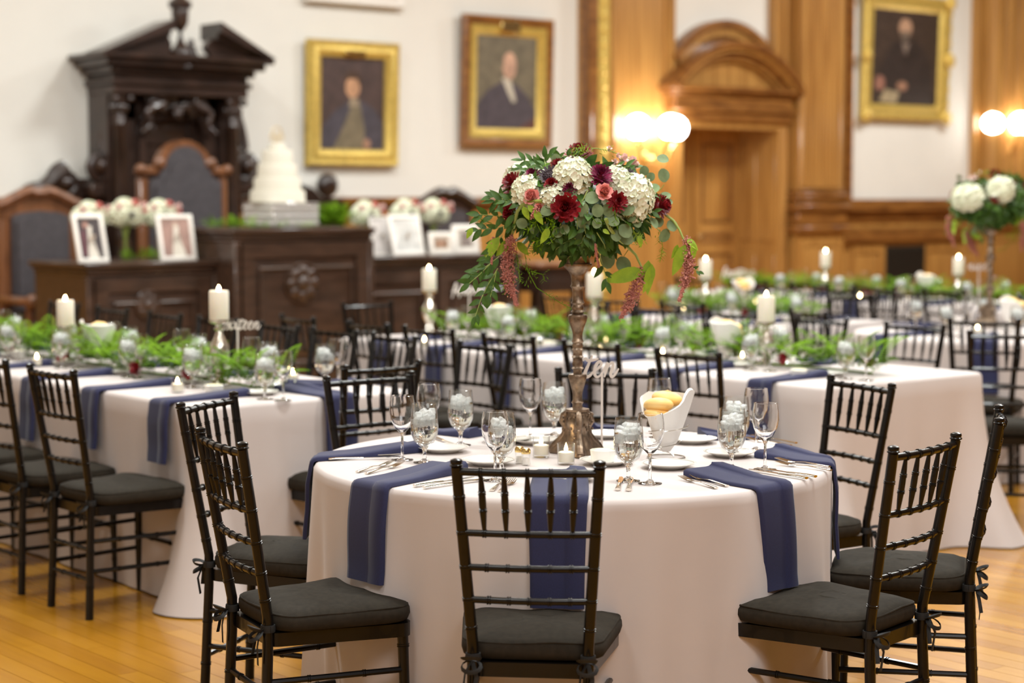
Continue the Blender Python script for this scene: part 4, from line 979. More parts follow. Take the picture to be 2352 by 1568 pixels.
NT_.cloth('blush cloth on the third long table, by the low bench', 'blush tablecloths')
OT.cloth('blush cloth on the long table along the oak wall', 'blush tablecloths')

# ================= chairs =================
c10 = T10.c; G10 = 'chairs around round table ten'
def topmid(a, b, c, d): p = W(a, b, .905); q = W(c, d, .905); return (p + q)/2
def ang(v, deg): a = math.radians(deg); return (v.x*math.cos(a) - v.y*math.sin(a), v.x*math.sin(a) + v.y*math.cos(a))
for (px, dg, lab, pr) in [
    ((1045, 1072, 1380, 1076), 1, 'black chair seen square from behind, nearest the camera', chairN),
    ((440, 998, 577, 1030), -9, 'black chair side-on with ties hanging down, throne side of round table ten', chairN),
    ((2033, 1038, 2215, 1012), 2, 'black chair under the draped napkin, door side of round table ten', chairN),
    ((2300, 945, 2290, 972), -7, 'black chair seen edge-on with bow ties sticking out behind', chairN),
    ((432, 938, 520, 912), -8, 'black chair just behind the side-on chair, facing round table ten', chairN),
    ((742, 877, 950, 862), 0, 'black chair facing us across round table ten, throne side', chairN),
    ((1283, 856, 1497, 856), 0, 'black chair directly behind the script sign ten', chairN),
    ((1882, 876, 2075, 888), -12, 'black chair across round table ten toward the oak wall', chairN)]:
    m = topmid(*px); f = Vector((c10.x - m.x, c10.y - m.y)); put_chair(pr, m.x, m.y, ang(f, dg), lab, G10)
m = topmid(785, 850, 968, 836); put_chair(chairN, m.x, m.y, (0, 1), 'black chair at the end of long table sixteen', 'chairs at long table sixteen')
for k, n in enumerate((6.36, 6.93, 7.50, 8.08, 8.66)): put_chair(chairN, 3.06, n, (1, .02), '%s black chair from the end, open-floor side of table sixteen' % ORD[k], 'chairs at long table sixteen')
for k, n in enumerate((6.24, 6.90, 7.38, 7.86, 8.45, 9.0, 9.6, 10.2)): put_chair(chairF, 5.0, n, (-1, R.uniform(-.06, .06)), '%s black chair from the end, bench side of table sixteen' % ORD[k], 'chairs at long table sixteen')
for k, n in enumerate((5.41, 6.0, 6.56, 7.16, 7.66, 8.3)): put_chair(chairF, 5.39, n, (1, R.uniform(-.08, .1)), '%s black chair from the end, near side of the long table behind round table ten' % ORD[k], 'chairs at the table behind ten')
for k, n in enumerate((5.85, 6.45, 7.08, 7.68, 8.25)): put_chair(chairF, 7.40, n, (-1, R.uniform(-.08, .08)), '%s black chair from the end, far side of the long table behind round table ten' % ORD[k], 'chairs at the table behind ten')
put_chair(chairF, 6.4, 9.1, (0, -1), 'black chair at the throne end of the long table behind round table ten', 'chairs at the table behind ten')
for k, n in enumerate((7.92, 8.48, 9.02)):
    put_chair(chairF, 7.84, n, (1, R.uniform(-.05, .05)), '%s black chair from the end, near side of the third long table' % ORD[k], 'chairs at the third long table')
    put_chair(chairF, 9.84, n, (-1, R.uniform(-.05, .05)), '%s black chair from the end, far side of the third long table' % ORD[k], 'chairs at the third long table')
for k, n in enumerate((7.9, 8.5, 9.1, 9.7, 10.3)):
    put_chair(chairF, 10.30, n, (1, R.uniform(-.05, .05)), '%s black chair from the end, near side of the oak-wall table' % ORD[k], 'chairs at the oak-wall table')
for (a, lab) in [(215, 'facing away from us in front of the far round table'), (262, 'at the open end of the far round table'), (165, 'at the far round table beside the third long table'), (310, 'at the far round table, farther side'), (20, 'behind the far round table'), (80, 'at the far round table toward the oak wall')]:
    r_ = math.radians(a); put_chair(chairF, T2.c.x + 1.24*math.cos(r_), T2.c.y + 1.24*math.sin(r_), (-math.cos(r_), -math.sin(r_)), 'black chair ' + lab, 'chairs around the far round table')
p = W(2236, 768, .905); put_chair(chairF, p.x + .12, p.y - .1, (.75, .66), 'black chair near the open corner, its back toward us, before the far round table', 'chairs around the far round table')

# ================= settings on round table ten =================
def at(pr, px, py, label, group, rz=0, z=TZ + .001, s=1, tall=1):
    p = W(px, py, z); o = pr.put((p.x, p.y, z), rz, label, group)
    if s != 1 or tall != 1: o.scale = (s, s, s*tall)
    return o
GW, GG, GP, GN = 'wine glasses on round table ten', 'water goblets on round table ten', 'plates on round table ten', 'navy napkins on round table ten'
for (x, y, l) in [(924, 1056, 'empty wine glass standing over the forks at the throne side edge'), (985, 1020, 'empty wine glass behind the two glasses at the throne side edge'), (1137, 1103, 'empty wine glass overlapping an iced goblet, behind the square-on chair'),
                  (1218, 1005, 'empty wine glass just beside the bronze stand'), (1493, 1110, 'empty wine glass in front of the bread basket'), (1514, 1003, 'empty wine glass hidden behind the bread roll'),
                  (1757, 1078, 'empty wine glass over the knives, oak wall side of table ten'), (1736, 1034, 'empty wine glass seen through the other glass, oak wall side')]: at(wine, x, y, l, GW)
for (x, y, l) in [(975, 1062, 'iced goblet behind the throne side forks'), (1058, 1022, 'iced goblet standing alone against the dark chairs'), (1152, 1088, 'iced goblet seen through an empty wine glass'),
                  (1273, 1000, 'iced goblet touching the bronze stand in view'), (1443, 1104, 'iced goblet in front of the bread basket, over two knife ends'), (1512, 1014, 'iced goblet behind the bread roll'),
                  (1680, 1076, 'iced goblet with dark bits seen through it, on the oak wall side'), (1690, 1042, 'iced goblet farther back on the oak wall side of ten')]: at(water, x, y, l, GG, R.random()*6)
for (x, y, l) in [(1018, 1037, 'bread plate behind the throne side goblet'), (1122, 1066, 'bread plate partly behind the top rail of the square-on chair'), (1165, 1014, 'bread plate near the back napkin'), (1228, 1018, 'bread plate beside the candle cup and bronze stand'),
                  (1393, 1066, 'bread plate under the butter dish'), (1536, 1074, 'bread plate in front of the wire bread stand'), (1676, 1047, 'bread plate behind the oak wall side goblets'), (1590, 1016, 'bread plate behind the bread basket'), (1392, 1004, 'bread plate behind the sign stick'), (1305, 1103, 'bread plate seen through the square-on chair back')]: at(plate, x, y, l, GP)
for i, (sx, sy, ex, ey, L, w_, bd, l) in enumerate([
    (1030, 1080, 866, 1112, .262, .150, 0, 'navy napkin hanging over the front edge, throne side of the square-on chair'), (948, 1034, 768, 1052, .235, .14, 0, 'navy napkin folded along the throne side edge of table ten'),
    (1288, 1096, 1284, 1140, .279, .150, 0, 'navy napkin hanging behind the square-on chair'), (1618, 1090, 1772, 1118, .279, .150, .02, 'navy napkin hanging onto the seat cushion, door side'),
    (1768, 1046, 1936, 1062, .275, .15, 0, 'navy napkin over the oak wall side edge, beside the forks'), (1108, 1002, 1010, 992, .2, .14, 0, 'crumpled navy napkin at the back edge behind the iced goblet'),
    (1382, 996, 1384, 984, .2, .14, 0, 'navy napkin glimpsed behind the sign stick'), (1612, 1006, 1745, 1000, .2, .14, 0, 'navy napkin on the back edge behind the plates, oak wall side')]):
    napkin(T10, W(sx, sy), W(ex, ey), L, w_, l, GN, bd, i + 1)
def flat(pr, ax, ay, bx, by, label, group, L):    # handle end -> tip
    a, b = W(ax, ay), W(bx, by); m = (a+b)/2; d = b-a; pr.put((m.x, m.y, TZ + .002), math.atan2(-d.x, d.y), label, group)
for i, (a, b, c, d, l) in enumerate([(766, 1058, 902, 1053, 'upper of the two knives along the throne side edge'), (768, 1052, 895, 1047, 'second knife along the throne side edge'), (955, 1119, 1078, 1101, 'knife pointing under the top rail, throne side'), (978, 1123, 1100, 1105, 'lower knife beside the front napkin'),
        (1857, 1103, 1722, 1082, 'knife in front of the oak wall side glasses'), (1876, 1099, 1742, 1079, 'second knife in front of the oak wall side glasses'), (1000, 1008, 1036, 1021, 'knife beside the back napkin'), (1416, 1138, 1428, 1092, 'knife with its handle end toward the square-on chair'), (1442, 1138, 1450, 1094, 'second knife with its handle end toward the square-on chair')]): flat(knife, a, b, c, d, l, 'knives on round table ten', .22)
for i, (a, b, c, d, l) in enumerate([(805, 1090, 915, 1063, 'fork under the wine glass, throne side edge'), (824, 1094, 938, 1066, 'lower fork under the wine glass, throne side edge'), (1122, 1134, 1172, 1100, 'fork seen under the top rail of the square-on chair'), (1142, 1136, 1188, 1102, 'second fork seen under the top rail of the square-on chair'),
        (1662, 1128, 1548, 1097, 'fork with tines toward the plate, door side'), (1690, 1124, 1568, 1092, 'second fork with tines toward the plate, door side'), (1917, 1076, 1772, 1058, 'fork resting on the napkin, oak wall side'), (1903, 1082, 1790, 1068, 'second fork beside the oak wall side napkin'), (1832, 1020, 1722, 1006, 'fork at the back edge, oak wall side'), (1820, 1026, 1712, 1011, 'second fork at the back edge, oak wall side')]): flat(fork, a, b, c, d, l, 'forks on round table ten', .19)
at(votive, 1243, 1049, 'lit candle cup behind, beside the bronze stand', 'candle cups on round table ten'); at(votive, 1300, 1066, 'lit candle cup directly in front of the bronze stand', 'candle cups on round table ten')
at(shaker, 1193, 1064, 'glass shaker with gold lid, nearer the wine glass', 'shakers on round table ten'); at(shaker, 1208, 1068, 'glass shaker with gold lid, nearer the candle cup', 'shakers on round table ten')
p = W(1385, 1066); ramekin.put((p.x, p.y, TZ + .007), 0, 'white butter dish standing on a plate before the bronze stand')
p = W(1530, 1052); bb = bread.put((p.x, p.y, TZ + .001), -.75, 'bread basket of rolls in white linen on round table ten', 'bread baskets')
word_sign('ten', 1379, 850, 82, W(1382, 1036), ' on the round table')

# ================= the long tables =================
def setting(tb, u, n, d, name, gl, skipn=False, jit=1):   # d: unit vector from the seat to the table centre; (u, n) on the table edge
    s = Vector((-d.y, d.x, 0)); E = Vector((u, n, 0)); J = lambda: R.uniform(-.015, .015)*jit
    if not skipn: napkin(tb, E + d*.34 + s*.01, E, .255 + R.uniform(-.04, .02), .14, 'navy napkin hanging at the ' + name, gl + ' napkins', 0, R.random()*9)
    p = E + d*.40 + s*(-.02 + J()); plate.put((p.x, p.y, TZ + .001), 0, 'bread plate at the ' + name, gl + ' plates')
    p = E + d*(.34 + J()) + s*(-.17 + J()); water.put((p.x, p.y, TZ + .001), R.random()*6, 'iced goblet at the ' + name, gl + ' goblets')
    p = E + d*(.36 + J()) + s*(-.26 + J()); wine.put((p.x, p.y, TZ + .001), 0, 'empty wine glass at the ' + name, gl + ' wine glasses')
V = Vector
def seats(tb, ns, u, d, nm, gl):
    for k, n in enumerate(ns): setting(tb, u, n, d, '%s place %s' % (ORD[k], nm), gl)
seats(L1, [6.36, 6.93, 7.50, 8.08, 8.66], 3.53, V((1, 0, 0)), 'along the open-floor side of table sixteen', 'table sixteen')
seats(L1, [6.5, 7.1, 7.7, 8.3, 8.9, 9.5], 4.52, V((-1, 0, 0)), 'along the bench side of table sixteen', 'table sixteen')
setting(L1, 4.14, 6.10, V((0, 1, 0)), 'end of table sixteen', 'table sixteen')
seats(MT, [5.44, 6.0, 6.58, 7.16, 7.72, 8.2], 5.88, V((1, 0, 0)), 'on the near side of the table behind ten', 'table behind ten')
seats(MT, [5.85, 6.45, 7.08, 7.68], 6.94, V((-1, 0, 0)), 'on the far side of the table behind ten', 'table behind ten')
seats(NT_, [7.92, 8.48, 9.02], 8.32, V((1, 0, 0)), 'on the near side of the third long table', 'third long table')
seats(NT_, [7.9, 8.45, 9.0], 9.34, V((-1, 0, 0)), 'on the far side of the third long table', 'third long table')
seats(OT, [7.9, 8.5, 9.1, 9.7, 10.3], 10.78, V((1, 0, 0)), 'on the near side of the oak-wall table', 'oak-wall table')
seats(OT, [8.1, 8.7, 9.3, 9.9], 11.82, V((-1, 0, 0)), 'on the far side of the oak-wall table', 'oak-wall table')
for k, a in enumerate((215, 262, 310, 165, 20, 80)):
    r_ = math.radians(a); d = V((-math.cos(r_), -math.sin(r_), 0)); e = T2.c - d*T2.r
    setting(T2, e.x, e.y, d, '%s place round the far round table' % ORD[k], 'far round table')

# greenery runners
frond = frond_mb()
def garland(u, n0, n1, label, seed, dens=110, h=1.0, z=TZ, wd=.12, red=True):
    rr = random.Random(seed); t = root('greenery_runner', label, 'greenery', (u, (n0+n1)/2, z), 0, 'fern runners'); q = MB(); wq = MB(); L = n1 - n0
    q.tube([(.02*math.sin(k), (-L/2 + .12) + (L-.24)*k/20, .010) for k in range(21)], .005, 6)
    for k in range(int(L*dens)):
        y = rr.uniform(-L/2 + .08, L/2 - .08); a = rr.uniform(0, 2*pi); el = rr.uniform(.02, .62)*h; sc = rr.uniform(.6, 1.2)
        T = Matrix.Translation((rr.gauss(0, .03), y, .012 + rr.random()*.035)) @ Matrix.Rotation(a, 4, 'Z') @ Matrix.Rotation(el, 4, 'X') @ Matrix.Scale(sc, 4)
        T[0][3] = max(-wd, min(wd, T[0][3])); q.join(frond, T)
    q.v = [(a, b, max(c, .002)) for a, b, c in q.v]
    tag(q.obj('foliage', M['fern'], t, smooth=0), kind='stuff')
    for k in range(int(L*26)): wq.octa((rr.gauss(0, .10), rr.uniform(-L/2, L/2), .03 + rr.random()*.05), .006)
    tag(wq.obj('small_white_buds', M['petalw'], t), kind='stuff')
    if red:
        for k in range(int(L*2.6)):
            o = link('carnation', FL['carn'] if k % 3 else FL['dahlia'], t, (rr.choice((-1, 1))*rr.uniform(.08, .15), -L/2 + .15 + (L - .3)*(k + rr.random()*.5)/(L*2.6), .035)); o.rotation_euler = (rr.uniform(-.9, .9), rr.uniform(-.9, .9), rr.random()*6)
    return t
garland(4.02, 6.30, 10.8, 'fern and crimson flower runner along table sixteen', 1)
garland(6.44, 5.20, 8.5, 'fern and crimson flower runner on the table behind ten', 2)
garland(8.82, 7.7, 9.2, 'fern and crimson flower runner on the third long table', 3)
garland(11.3, 7.7, 10.95, 'fern and crimson flower runner on the oak-wall table', 4)

# candles, bread, butter, signs on the long tables
def candle_at(px, u, pytop, label):
    r = ray(px, 700); n = u*r.y/r.x; s = FPX/(u*CA + n*SA); ztop = CH - (pytop - HY)/s; h = ztop - .118 - TZ
    c = candlestick(h); c.location = (u, n, TZ + .001); c['label'] = 'mercury glass candlestick under the ' + label; pillar.put((u, n, TZ + .002 + h), 0, 'lit ivory pillar candle, ' + label, 'pillar candles')
candle_at(150, 4.0, 690, 'farther one on table sixteen'); candle_at(503, 4.0, 668, 'one beside the script sign sixteen')
candle_at(986, 6.42, 618, 'throne end one on the table behind ten'); candle_at(1365, 6.42, 628, 'one showing beneath the tall bouquet'); candle_at(1760, 6.42, 680, 'squat one beside the bread on the table behind ten')
candle_at(1620, 8.85, 597, 'one on the third long table beside the hanging amaranthus'); candle_at(1895, 11.3, 578, 'one on the oak-wall table before the panelling'); candle_at(2200, 11.3, 592, 'one on the oak-wall table near the far round table')
def on_table(pr, px, py, label, group, rz=0): p = W(px, py); return pr.put((p.x, p.y, TZ + .001), rz, label, group)
for (px, py, l) in [(226, 838, 'on table sixteen'), (1145, 782, 'on the table behind ten, throne end'), (1668, 832, 'on the table behind ten beside the squat candle'), (1705, 706, 'on the oak-wall table, throne end'), (2130, 690, 'on the oak-wall table beside the candle'), (2325, 765, 'on the far round table')]:
    on_table(bread, px, py, 'bread basket in white linen ' + l, 'bread baskets', R.random()*3)
for i, (px, py, l) in enumerate([(408, 902, 'on table sixteen near the crimson flowers'), (673, 880, 'at the end of table sixteen'), (85, 842, 'at the far end of table sixteen'), (975, 800, 'seen through a chair back on the table behind ten'), (1225, 800, 'on the table behind ten by the bread'), (1392, 800, 'on the table behind ten under the bouquet'),
                               (1522, 830, 'on the table behind ten by the goblets'), (1705, 838, 'beside the squat candle on the table behind ten'), (1735, 708, 'on the oak-wall table by the bread'), (1975, 693, 'on the oak-wall table, bright through the chairs'), (1570, 722, 'on the third long table'), (2245, 770, 'on the far round table'), (2085, 695, 'on the oak-wall table before the linen')]):
    on_table(votive, px, py, 'lit candle cup ' + l, 'candle cups on the other tables')
for (px, py, l) in [(44, 822, 'at the far end of table sixteen'), (492, 905, 'before the crimson flowers on table sixteen'), (1262, 800, 'on the table behind ten'), (1835, 868, 'on the table behind ten, open end')]: on_table(ramekin, px, py, 'butter dish ' + l, 'butter dishes on the long tables')
def along(px, u): r = ray(px, 700); return Vector((u, u*r.y/r.x, TZ))
word_sign('sixteen', 556, 748, 84, along(545, 4.12), ' on the long table at the throne side')
word_sign('fifteen', 1074, 668, 74, along(1078, 6.42), ' on the table behind ten')
word_sign('fourteen', 1697, 628, 78, along(1700, 11.2), ' on the oak-wall table')
word_sign('nine', 2246, 613, 46, W(2246, 742), ' on the far round table')

# ================= tall bouquets =================
def centrepiece(c):
    """built at round table ten, c = foot of the stand"""
    t = root('flower_centerpiece', 'tall bouquet of white, crimson and pink flowers on a bronze stand, round table ten', 'centerpiece', c, 0, 'tall bouquets')
    s0 = FPX/(c.x*CA + c.y*SA); zof = lambda y: TZ + (1046 - y)/s0 - TZ
    st = root('stand', None, None); st.parent = t
    q = MB(); prof = [(y, r) for y, r in [(948, 11), (946, 27), (940, 27), (937, 12), (930, 11), (925, 14), (920, 11), (905, 11), (890, 15), (872, 20), (864, 21.5), (860, 20), (858, 10), (850, 10.5), (846, 14), (842, 11), (836, 12.5), (830, 11), (823, 11), (820, 14.5), (816, 11), (806, 11), (803, 13.5), (799, 11), (792, 12.5), (788, 11), (784, 14), (780, 12), (776, 11), (765, 11.5), (752, 15), (738, 20.5), (728, 22.5), (723, 21), (720, 12), (716, 16), (711, 13), (706, 14.5), (700, 12), (695, 15.5), (690, 13), (680, 12), (668, 12.5), (662, 13.5), (657, 17), (652, 15), (640, 15), (630, 17), (622, 22), (614, 30), (609, 33), (605, 33), (604, 28), (590, 27), (588, 28), (588, 0)]]
    q.lathe([(r/s0, zof(y)) for y, r in prof], 32, fn=lambda a, z: 1 + .025*math.cos(a*12)); q.obj('turned_column', M['antique'], st)
    q = MB(); bp = [(1050, 0), (1050, 56), (1044, 60), (1036, 58), (1024, 46), (1010, 37), (998, 31), (985, 30), (972, 33), (962, 32), (954, 27), (948, 27), (944, 12), (944, 0)]
    def tri(a, z): k = max(0, math.cos(3*(a + 2.2))); h = 1 - min(1, z/.13); return .62 + .62*k**2*(.25 + .75*h) + (.22)*(1-h)
    q.lathe([(r/s0, max(0, zof(y))) for y, r in bp], 60, fn=tri)
    rr = random.Random(2)
    for k in range(3):
        a0 = k*2*pi/3 - 2.2
        for dd, rad in ((0, .012),):
            pts = [(r*math.cos(a0), r*math.sin(a0), z) for r, z in [(.033, .128), (.046, .118), (.050, .100), (.040, .082), (.044, .06), (.058, .042), (.075, .026), (.088, .012), (.080, .006)]]
            q.tube(pts, [.009, .011, .012, .010, .010, .011, .012, .010, .006], 8)
        q.sphere((.042*math.cos(a0), .042*math.sin(a0), .075), .010, 8, 6)
        for j in range(26): a = a0 + rr.uniform(-.8, .8); r = rr.uniform(.030, .05); q.sphere((r*math.cos(a)*.98, r*math.sin(a)*.98, .13 - (r-.02)*2.6*rr.random()), .0045, 5, 4)
    q.obj('scroll_foot', M['antique'], st)
    bz = zof(588); q = MB().lathe([(0, bz), (.028, bz), (.05, bz + .02), (.085, bz + .05), (.10, bz + .085), (.09, bz + .10), (0, bz + .10)], 24); q.obj('foam_bowl', M['leaf'], t)
    C0 = Vector((c.x, c.y, c.z + zof(470))); RX, RZ = .225, .145
    off = Vector(c)
    eye = Vector((0, 0, CH)); fw = Vector((CA, SA, 0)); rt = Vector((SA, -CA, 0))
    def hit(X, Y, kx=1.0, kz=1.0, push=0):      # spot on the bouquet's dome that shows at this place of the close-up
        px, py = 1040 + X/2.903, 320 + Y/2.903; d = ray(px, py).normalized(); o = eye - C0
        S = lambda v: Vector((v.x/(RX*kx), v.y/(RX*kx), v.z/(RZ*kz))); a, b = S(o), S(d); A = b.dot(b); B = 2*a.dot(b); Cc = a.dot(a) - 1; D = B*B - 4*A*Cc
        tt = (-B - math.sqrt(D))/(2*A) if D > 0 else -B/(2*A); p = eye + d*(tt - push); nn = S(p - C0); nn = Vector((nn.x/(RX), nn.y/(RX), nn.z/RZ)).normalized(); return p, nn
    def flower(kind, X, Y, scale=1, push=0, tiltup=.25, kx=1, kz=1):
        p, nn = hit(X, Y, kx, kz, push); nn = (nn + Vector((0, 0, tiltup)) - fw*.45).normalized(); o = link(FL[kind].name.split('.')[0], FL[kind], t); o.rotation_mode = 'XYZ'
        o.matrix_local = Matrix.Translation(p - off - nn*.01) @ (nn.to_track_quat('Z', 'Y').to_matrix().to_4x4()) @ Matrix.Rotation(R.random()*6, 4, 'Z') @ Matrix.Scale(scale, 4); return o
    k_ = 1/2.903/s0     # close-up pixel -> metres
    for X, Y, r in [(800, 245, 108), (495, 345, 92), (672, 378, 74), (1205, 372, 118), (1215, 455, 80), (1095, 255, 75)]: flower('hyd', X, Y, r*k_/.063, .0)
    for kd, X, Y, r in [('dahlia', 840, 105, 84), ('dahlia', 400, 290, 70), ('mag', 530, 226, 46), ('dahlia', 700, 168, 48), ('mag', 985, 240, 70), ('dahlia', 1098, 412, 60), ('carn', 752, 455, 78), ('carn', 1385, 445, 68), ('carn', 382, 490, 52), ('mag', 778, 318, 40), ('dahlia', 1262, 280, 32), ('scab', 648, 235, 64), ('scab', 1190, 228, 48), ('rose', 528, 382, 52), ('rose', 1008, 352, 52), ('rose', 575, 450, 30),
                        ('snap', 1045, 50, 20), ('snap', 1105, 92, 18), ('snap', 1135, 130, 42), ('snap', 1190, 160, 50), ('snap', 1085, 145, 26), ('snap', 1215, 175, 34), ('carn', 660, 300, 44)]:
        flower(kd, X, Y, r*k_/{'carn': .036, 'dahlia': .034, 'mag': .03, 'scab': .026, 'rose': .024, 'snap': .022}[kd]*1.27, .022 if kd != 'snap' else .0)
    rr = random.Random(21)
    for k in range(16):        # the side turned away from the camera
        a = AZ + rr.uniform(-1.3, 1.3); z = rr.uniform(.05, .6); d = (fw*math.cos(a - AZ) + rt*math.sin(a - AZ)); p = C0 + d*RX*.95*math.sqrt(1 - z*z) + Vector((0, 0, RZ*z*.95)); nn = (d*.8 + Vector((0, 0, z))).normalized()
        kd = ['hyd', 'carn', 'dahlia', 'mag', 'rose', 'scab'][k % 6]; o = link(FL[kd].name.split('.')[0], FL[kd], t); o.matrix_local = Matrix.Translation(p - off) @ nn.to_track_quat('Z', 'Y').to_matrix().to_4x4()
    # leaves laid out from the close-up: (base x, y, tip x, y)
    def leaf(kind, ax, ay, bx, by, kx=1.03, wsc=1, tw=None, par=None, push=.0):
        a, na = hit(ax, ay, kx, kx, push); db = ray(1040 + bx/2.903, 320 + by/2.903).normalized(); b = eye + db*((a - eye).length - .006); nb = na; nn = ((-fw)*.9 + na*.5 + Vector((0, 0, .5)) + Vector((rr.uniform(-.4, .4), rr.uniform(-.4, .4), rr.uniform(-.3, .3)))).normalized()
        if (b-a).length < 1e-4: return
        Mx, L = orient(a - off, b - off, nn); L0 = {'euca': .042, 'ruscus': .060, 'big': .095}[kind]; o = link(ME[kind].name.split('.')[0], ME[kind], par or t); f = L/L0
        o.matrix_local = Mx @ Matrix.Diagonal((f**.75*wsc, f, f, 1)); return o
    def stem(pts, r, m='stem', kx=1.02):
        P_ = [hit(x, y, kx, kx)[0] - off for x, y in pts]; o = MB().tube(P_, [r*(1 - .5*i/len(P_)) for i in range(len(P_))], 6).obj('stem', M[m], t); return o
    E_ = [(930, 390, 50, 190), (965, 475, 44, 100), (862, 465, 50, 80), (1040, 470, 48, 95), (800, 550, 46, 200), (875, 550, 48, 60), (830, 650, 56, 100), (1165, 468, 48, 20), (790, 360, 40, 150), (630, 475, 46, 200), (935, 285, 55, 130), (460, 560, 38, 160), (545, 600, 34, 350), (1070, 545, 42, 340), (1150, 610, 50, 310), (1160, 662, 46, 330), (1180, 745, 62, 330), (1140, 835, 58, 300), (1030, 800, 62, 100), (900, 720, 50, 60), (1340, 330, 42, 20), (1410, 385, 46, 20), (1270, 598, 38, 200), (1340, 555, 40, 300), (1410, 640, 48, 240), (1372, 550, 36, 280), (1462, 575, 40, 300), (1405, 240, 46, 280), (950, 610, 40, 300), (1400, 130, 40, 345), (1275, 210, 34, 80), (600, 490, 40, 200), (1230, 560, 30, 300), (745, 600, 34, 220), (1000, 700, 50, 90), (1060, 720, 44, 120), (960, 560, 34, 250), (690, 130, 34, 100), (1320, 250, 30, 50), (850, 155, 46, 330), (905, 180, 40, 310), (1440, 420, 26, 0), (700, 620, 36, 200), (1190, 520, 34, 30), (1090, 640, 40, 280)]
    for X, Y, r, a in [e_ for i_, e_ in enumerate(E_) if i_ % 6 != 4]:
        q = math.radians(a); leaf('euca', X - r*math.cos(q), Y + r*math.sin(q), X + r*math.cos(q), Y - r*math.sin(q), 1.04)
    for pts in [[(900, 340), (870, 400), (830, 480), (830, 600)], [(1080, 540), (1130, 620), (1180, 720), (1140, 780)], [(960, 620), (1010, 700), (1030, 780)], [(1290, 540), (1370, 600), (1400, 640)], [(1300, 330), (1380, 340), (1410, 300)], [(480, 540), (500, 590), (560, 600)]]: stem(pts, .0018)
    # lime foliage and amaranthus stems
    stem([(600, 410), (520, 415), (460, 440), (430, 480), (412, 560), (400, 620), (385, 660)], .0065, kx=1.08); stem([(1020, 530), (1045, 590), (1090, 650), (1160, 710), (1220, 770), (1258, 850)], .0062, kx=1.08); stem([(1415, 500), (1470, 540), (1510, 600), (1545, 680)], .005, kx=1.08)
    for a in [(310, 650, 190, 820), (388, 668, 282, 780), (430, 682, 505, 775), (545, 470, 600, 570), (1270, 872, 1000, 948), (1305, 805, 1295, 1035), (1330, 830, 1290, 1030), (1560, 662, 1642, 730), (1550, 700, 1470, 912), (1500, 700, 1470, 800), (1600, 690, 1615, 800), (500, 440, 560, 500), (1270, 870, 1210, 940), (820, 140, 870, 170), (470, 445, 505, 540), (1240, 640, 1262, 720), (130, 590, 90, 660), (640, 590, 590, 700), (1000, 600, 1045, 630)]:
        leaf('big', *a, kx=1.12, push=.01)
    # ruscus sprigs: stem with paired pointed leaves
    def sprig(pts, n, L, kind='ruscus', spread=.75, kx=1.06):
        P2 = [Vector((x, y)) for x, y in pts]; segs = [(b-a).length for a, b in zip(P2, P2[1:])]; T_ = sum(segs); sm = stem(pts, .0014, kx=kx)
        for k in range(n):
            d = T_*(k + .4)/n; i = 0
            while i < len(segs)-1 and d > segs[i]: d -= segs[i]; i += 1
            p = P2[i].lerp(P2[i+1], min(1, d/segs[i])); di = (P2[i+1] - P2[i]).normalized(); side = 1 if k % 2 else -1
            q = di.copy(); q.rotate(Matrix.Rotation(side*spread*rr.uniform(.6, 1.2), 2)); l = L*rr.uniform(.8, 1.2); e = p + q*l; leaf(kind, p.x, p.y, e.x, e.y, kx)
        e = P2[-1] + (P2[-1]-P2[-2]).normalized()*L; leaf(kind, P2[-1].x, P2[-1].y, e.x, e.y, kx)
    for pts, n, L in [([(470, 420), (380, 400), (280, 410)], 7, 95), ([(420, 500), (300, 510), (180, 500)], 7, 95), ([(420, 560), (300, 590), (170, 600)], 7, 90), ([(330, 640), (270, 720), (210, 800)], 6, 85), ([(310, 780), (220, 850), (120, 900)], 7, 95), ([(260, 820), (180, 900), (110, 960)], 6, 90),
                      ([(300, 860), (240, 960), (190, 1060), (150, 1180)], 11, 80), ([(290, 880), (270, 980), (250, 1050)], 6, 85), ([(600, 190), (540, 150), (470, 140)], 6, 85), ([(620, 180), (610, 130), (640, 100)], 4, 80), ([(560, 200), (500, 190), (450, 195)], 4, 70),
                      ([(820, 660), (740, 690), (680, 740)], 8, 75), ([(880, 640), (840, 720), (760, 800)], 8, 80), ([(930, 620), (900, 700), (850, 760)], 8, 75), ([(960, 700), (1000, 840), (1030, 950)], 6, 85), ([(720, 560), (700, 640), (640, 700)], 6, 70), ([(1080, 190), (1140, 185), (1200, 180)], 4, 80), ([(700, 120), (760, 110), (800, 90)], 4, 60),
                      ([(540, 280), (570, 240), (600, 300)], 5, 60), ([(900, 480), (880, 600), (900, 680)], 6, 60), ([(1180, 480), (1270, 500), (1340, 480)], 6, 60), ([(360, 420), (300, 370), (260, 380)], 4, 80), ([(1590, 860), (1620, 870), (1640, 880)], 2, 40)]: sprig(pts, n, L)
    # amaranthus tassels
    for pts, r0, sd in [([(395, 640), (375, 720), (365, 800), (372, 900), (385, 980), (408, 1040), (425, 1098)], 46, 3), ([(1262, 850), (1240, 930), (1205, 1010), (1180, 1080), (1150, 1130), (1118, 1188)], 46, 4), ([(1560, 650), (1572, 740), (1575, 820), (1560, 900), (1540, 970), (1510, 1072)], 44, 5), ([(270, 650), (262, 740), (258, 830)], 16, 6), ([(560, 450), (540, 490), (530, 520)], 22, 7), ([(950, 700), (960, 780), (975, 850)], 10, 8)]:
        rq = random.Random(sd); P_ = [hit(x, y, 1.14, 1.14)[0] - off for x, y in pts]; n = len(P_); q = MB(); q.tube(P_, [.004]*n, 5)
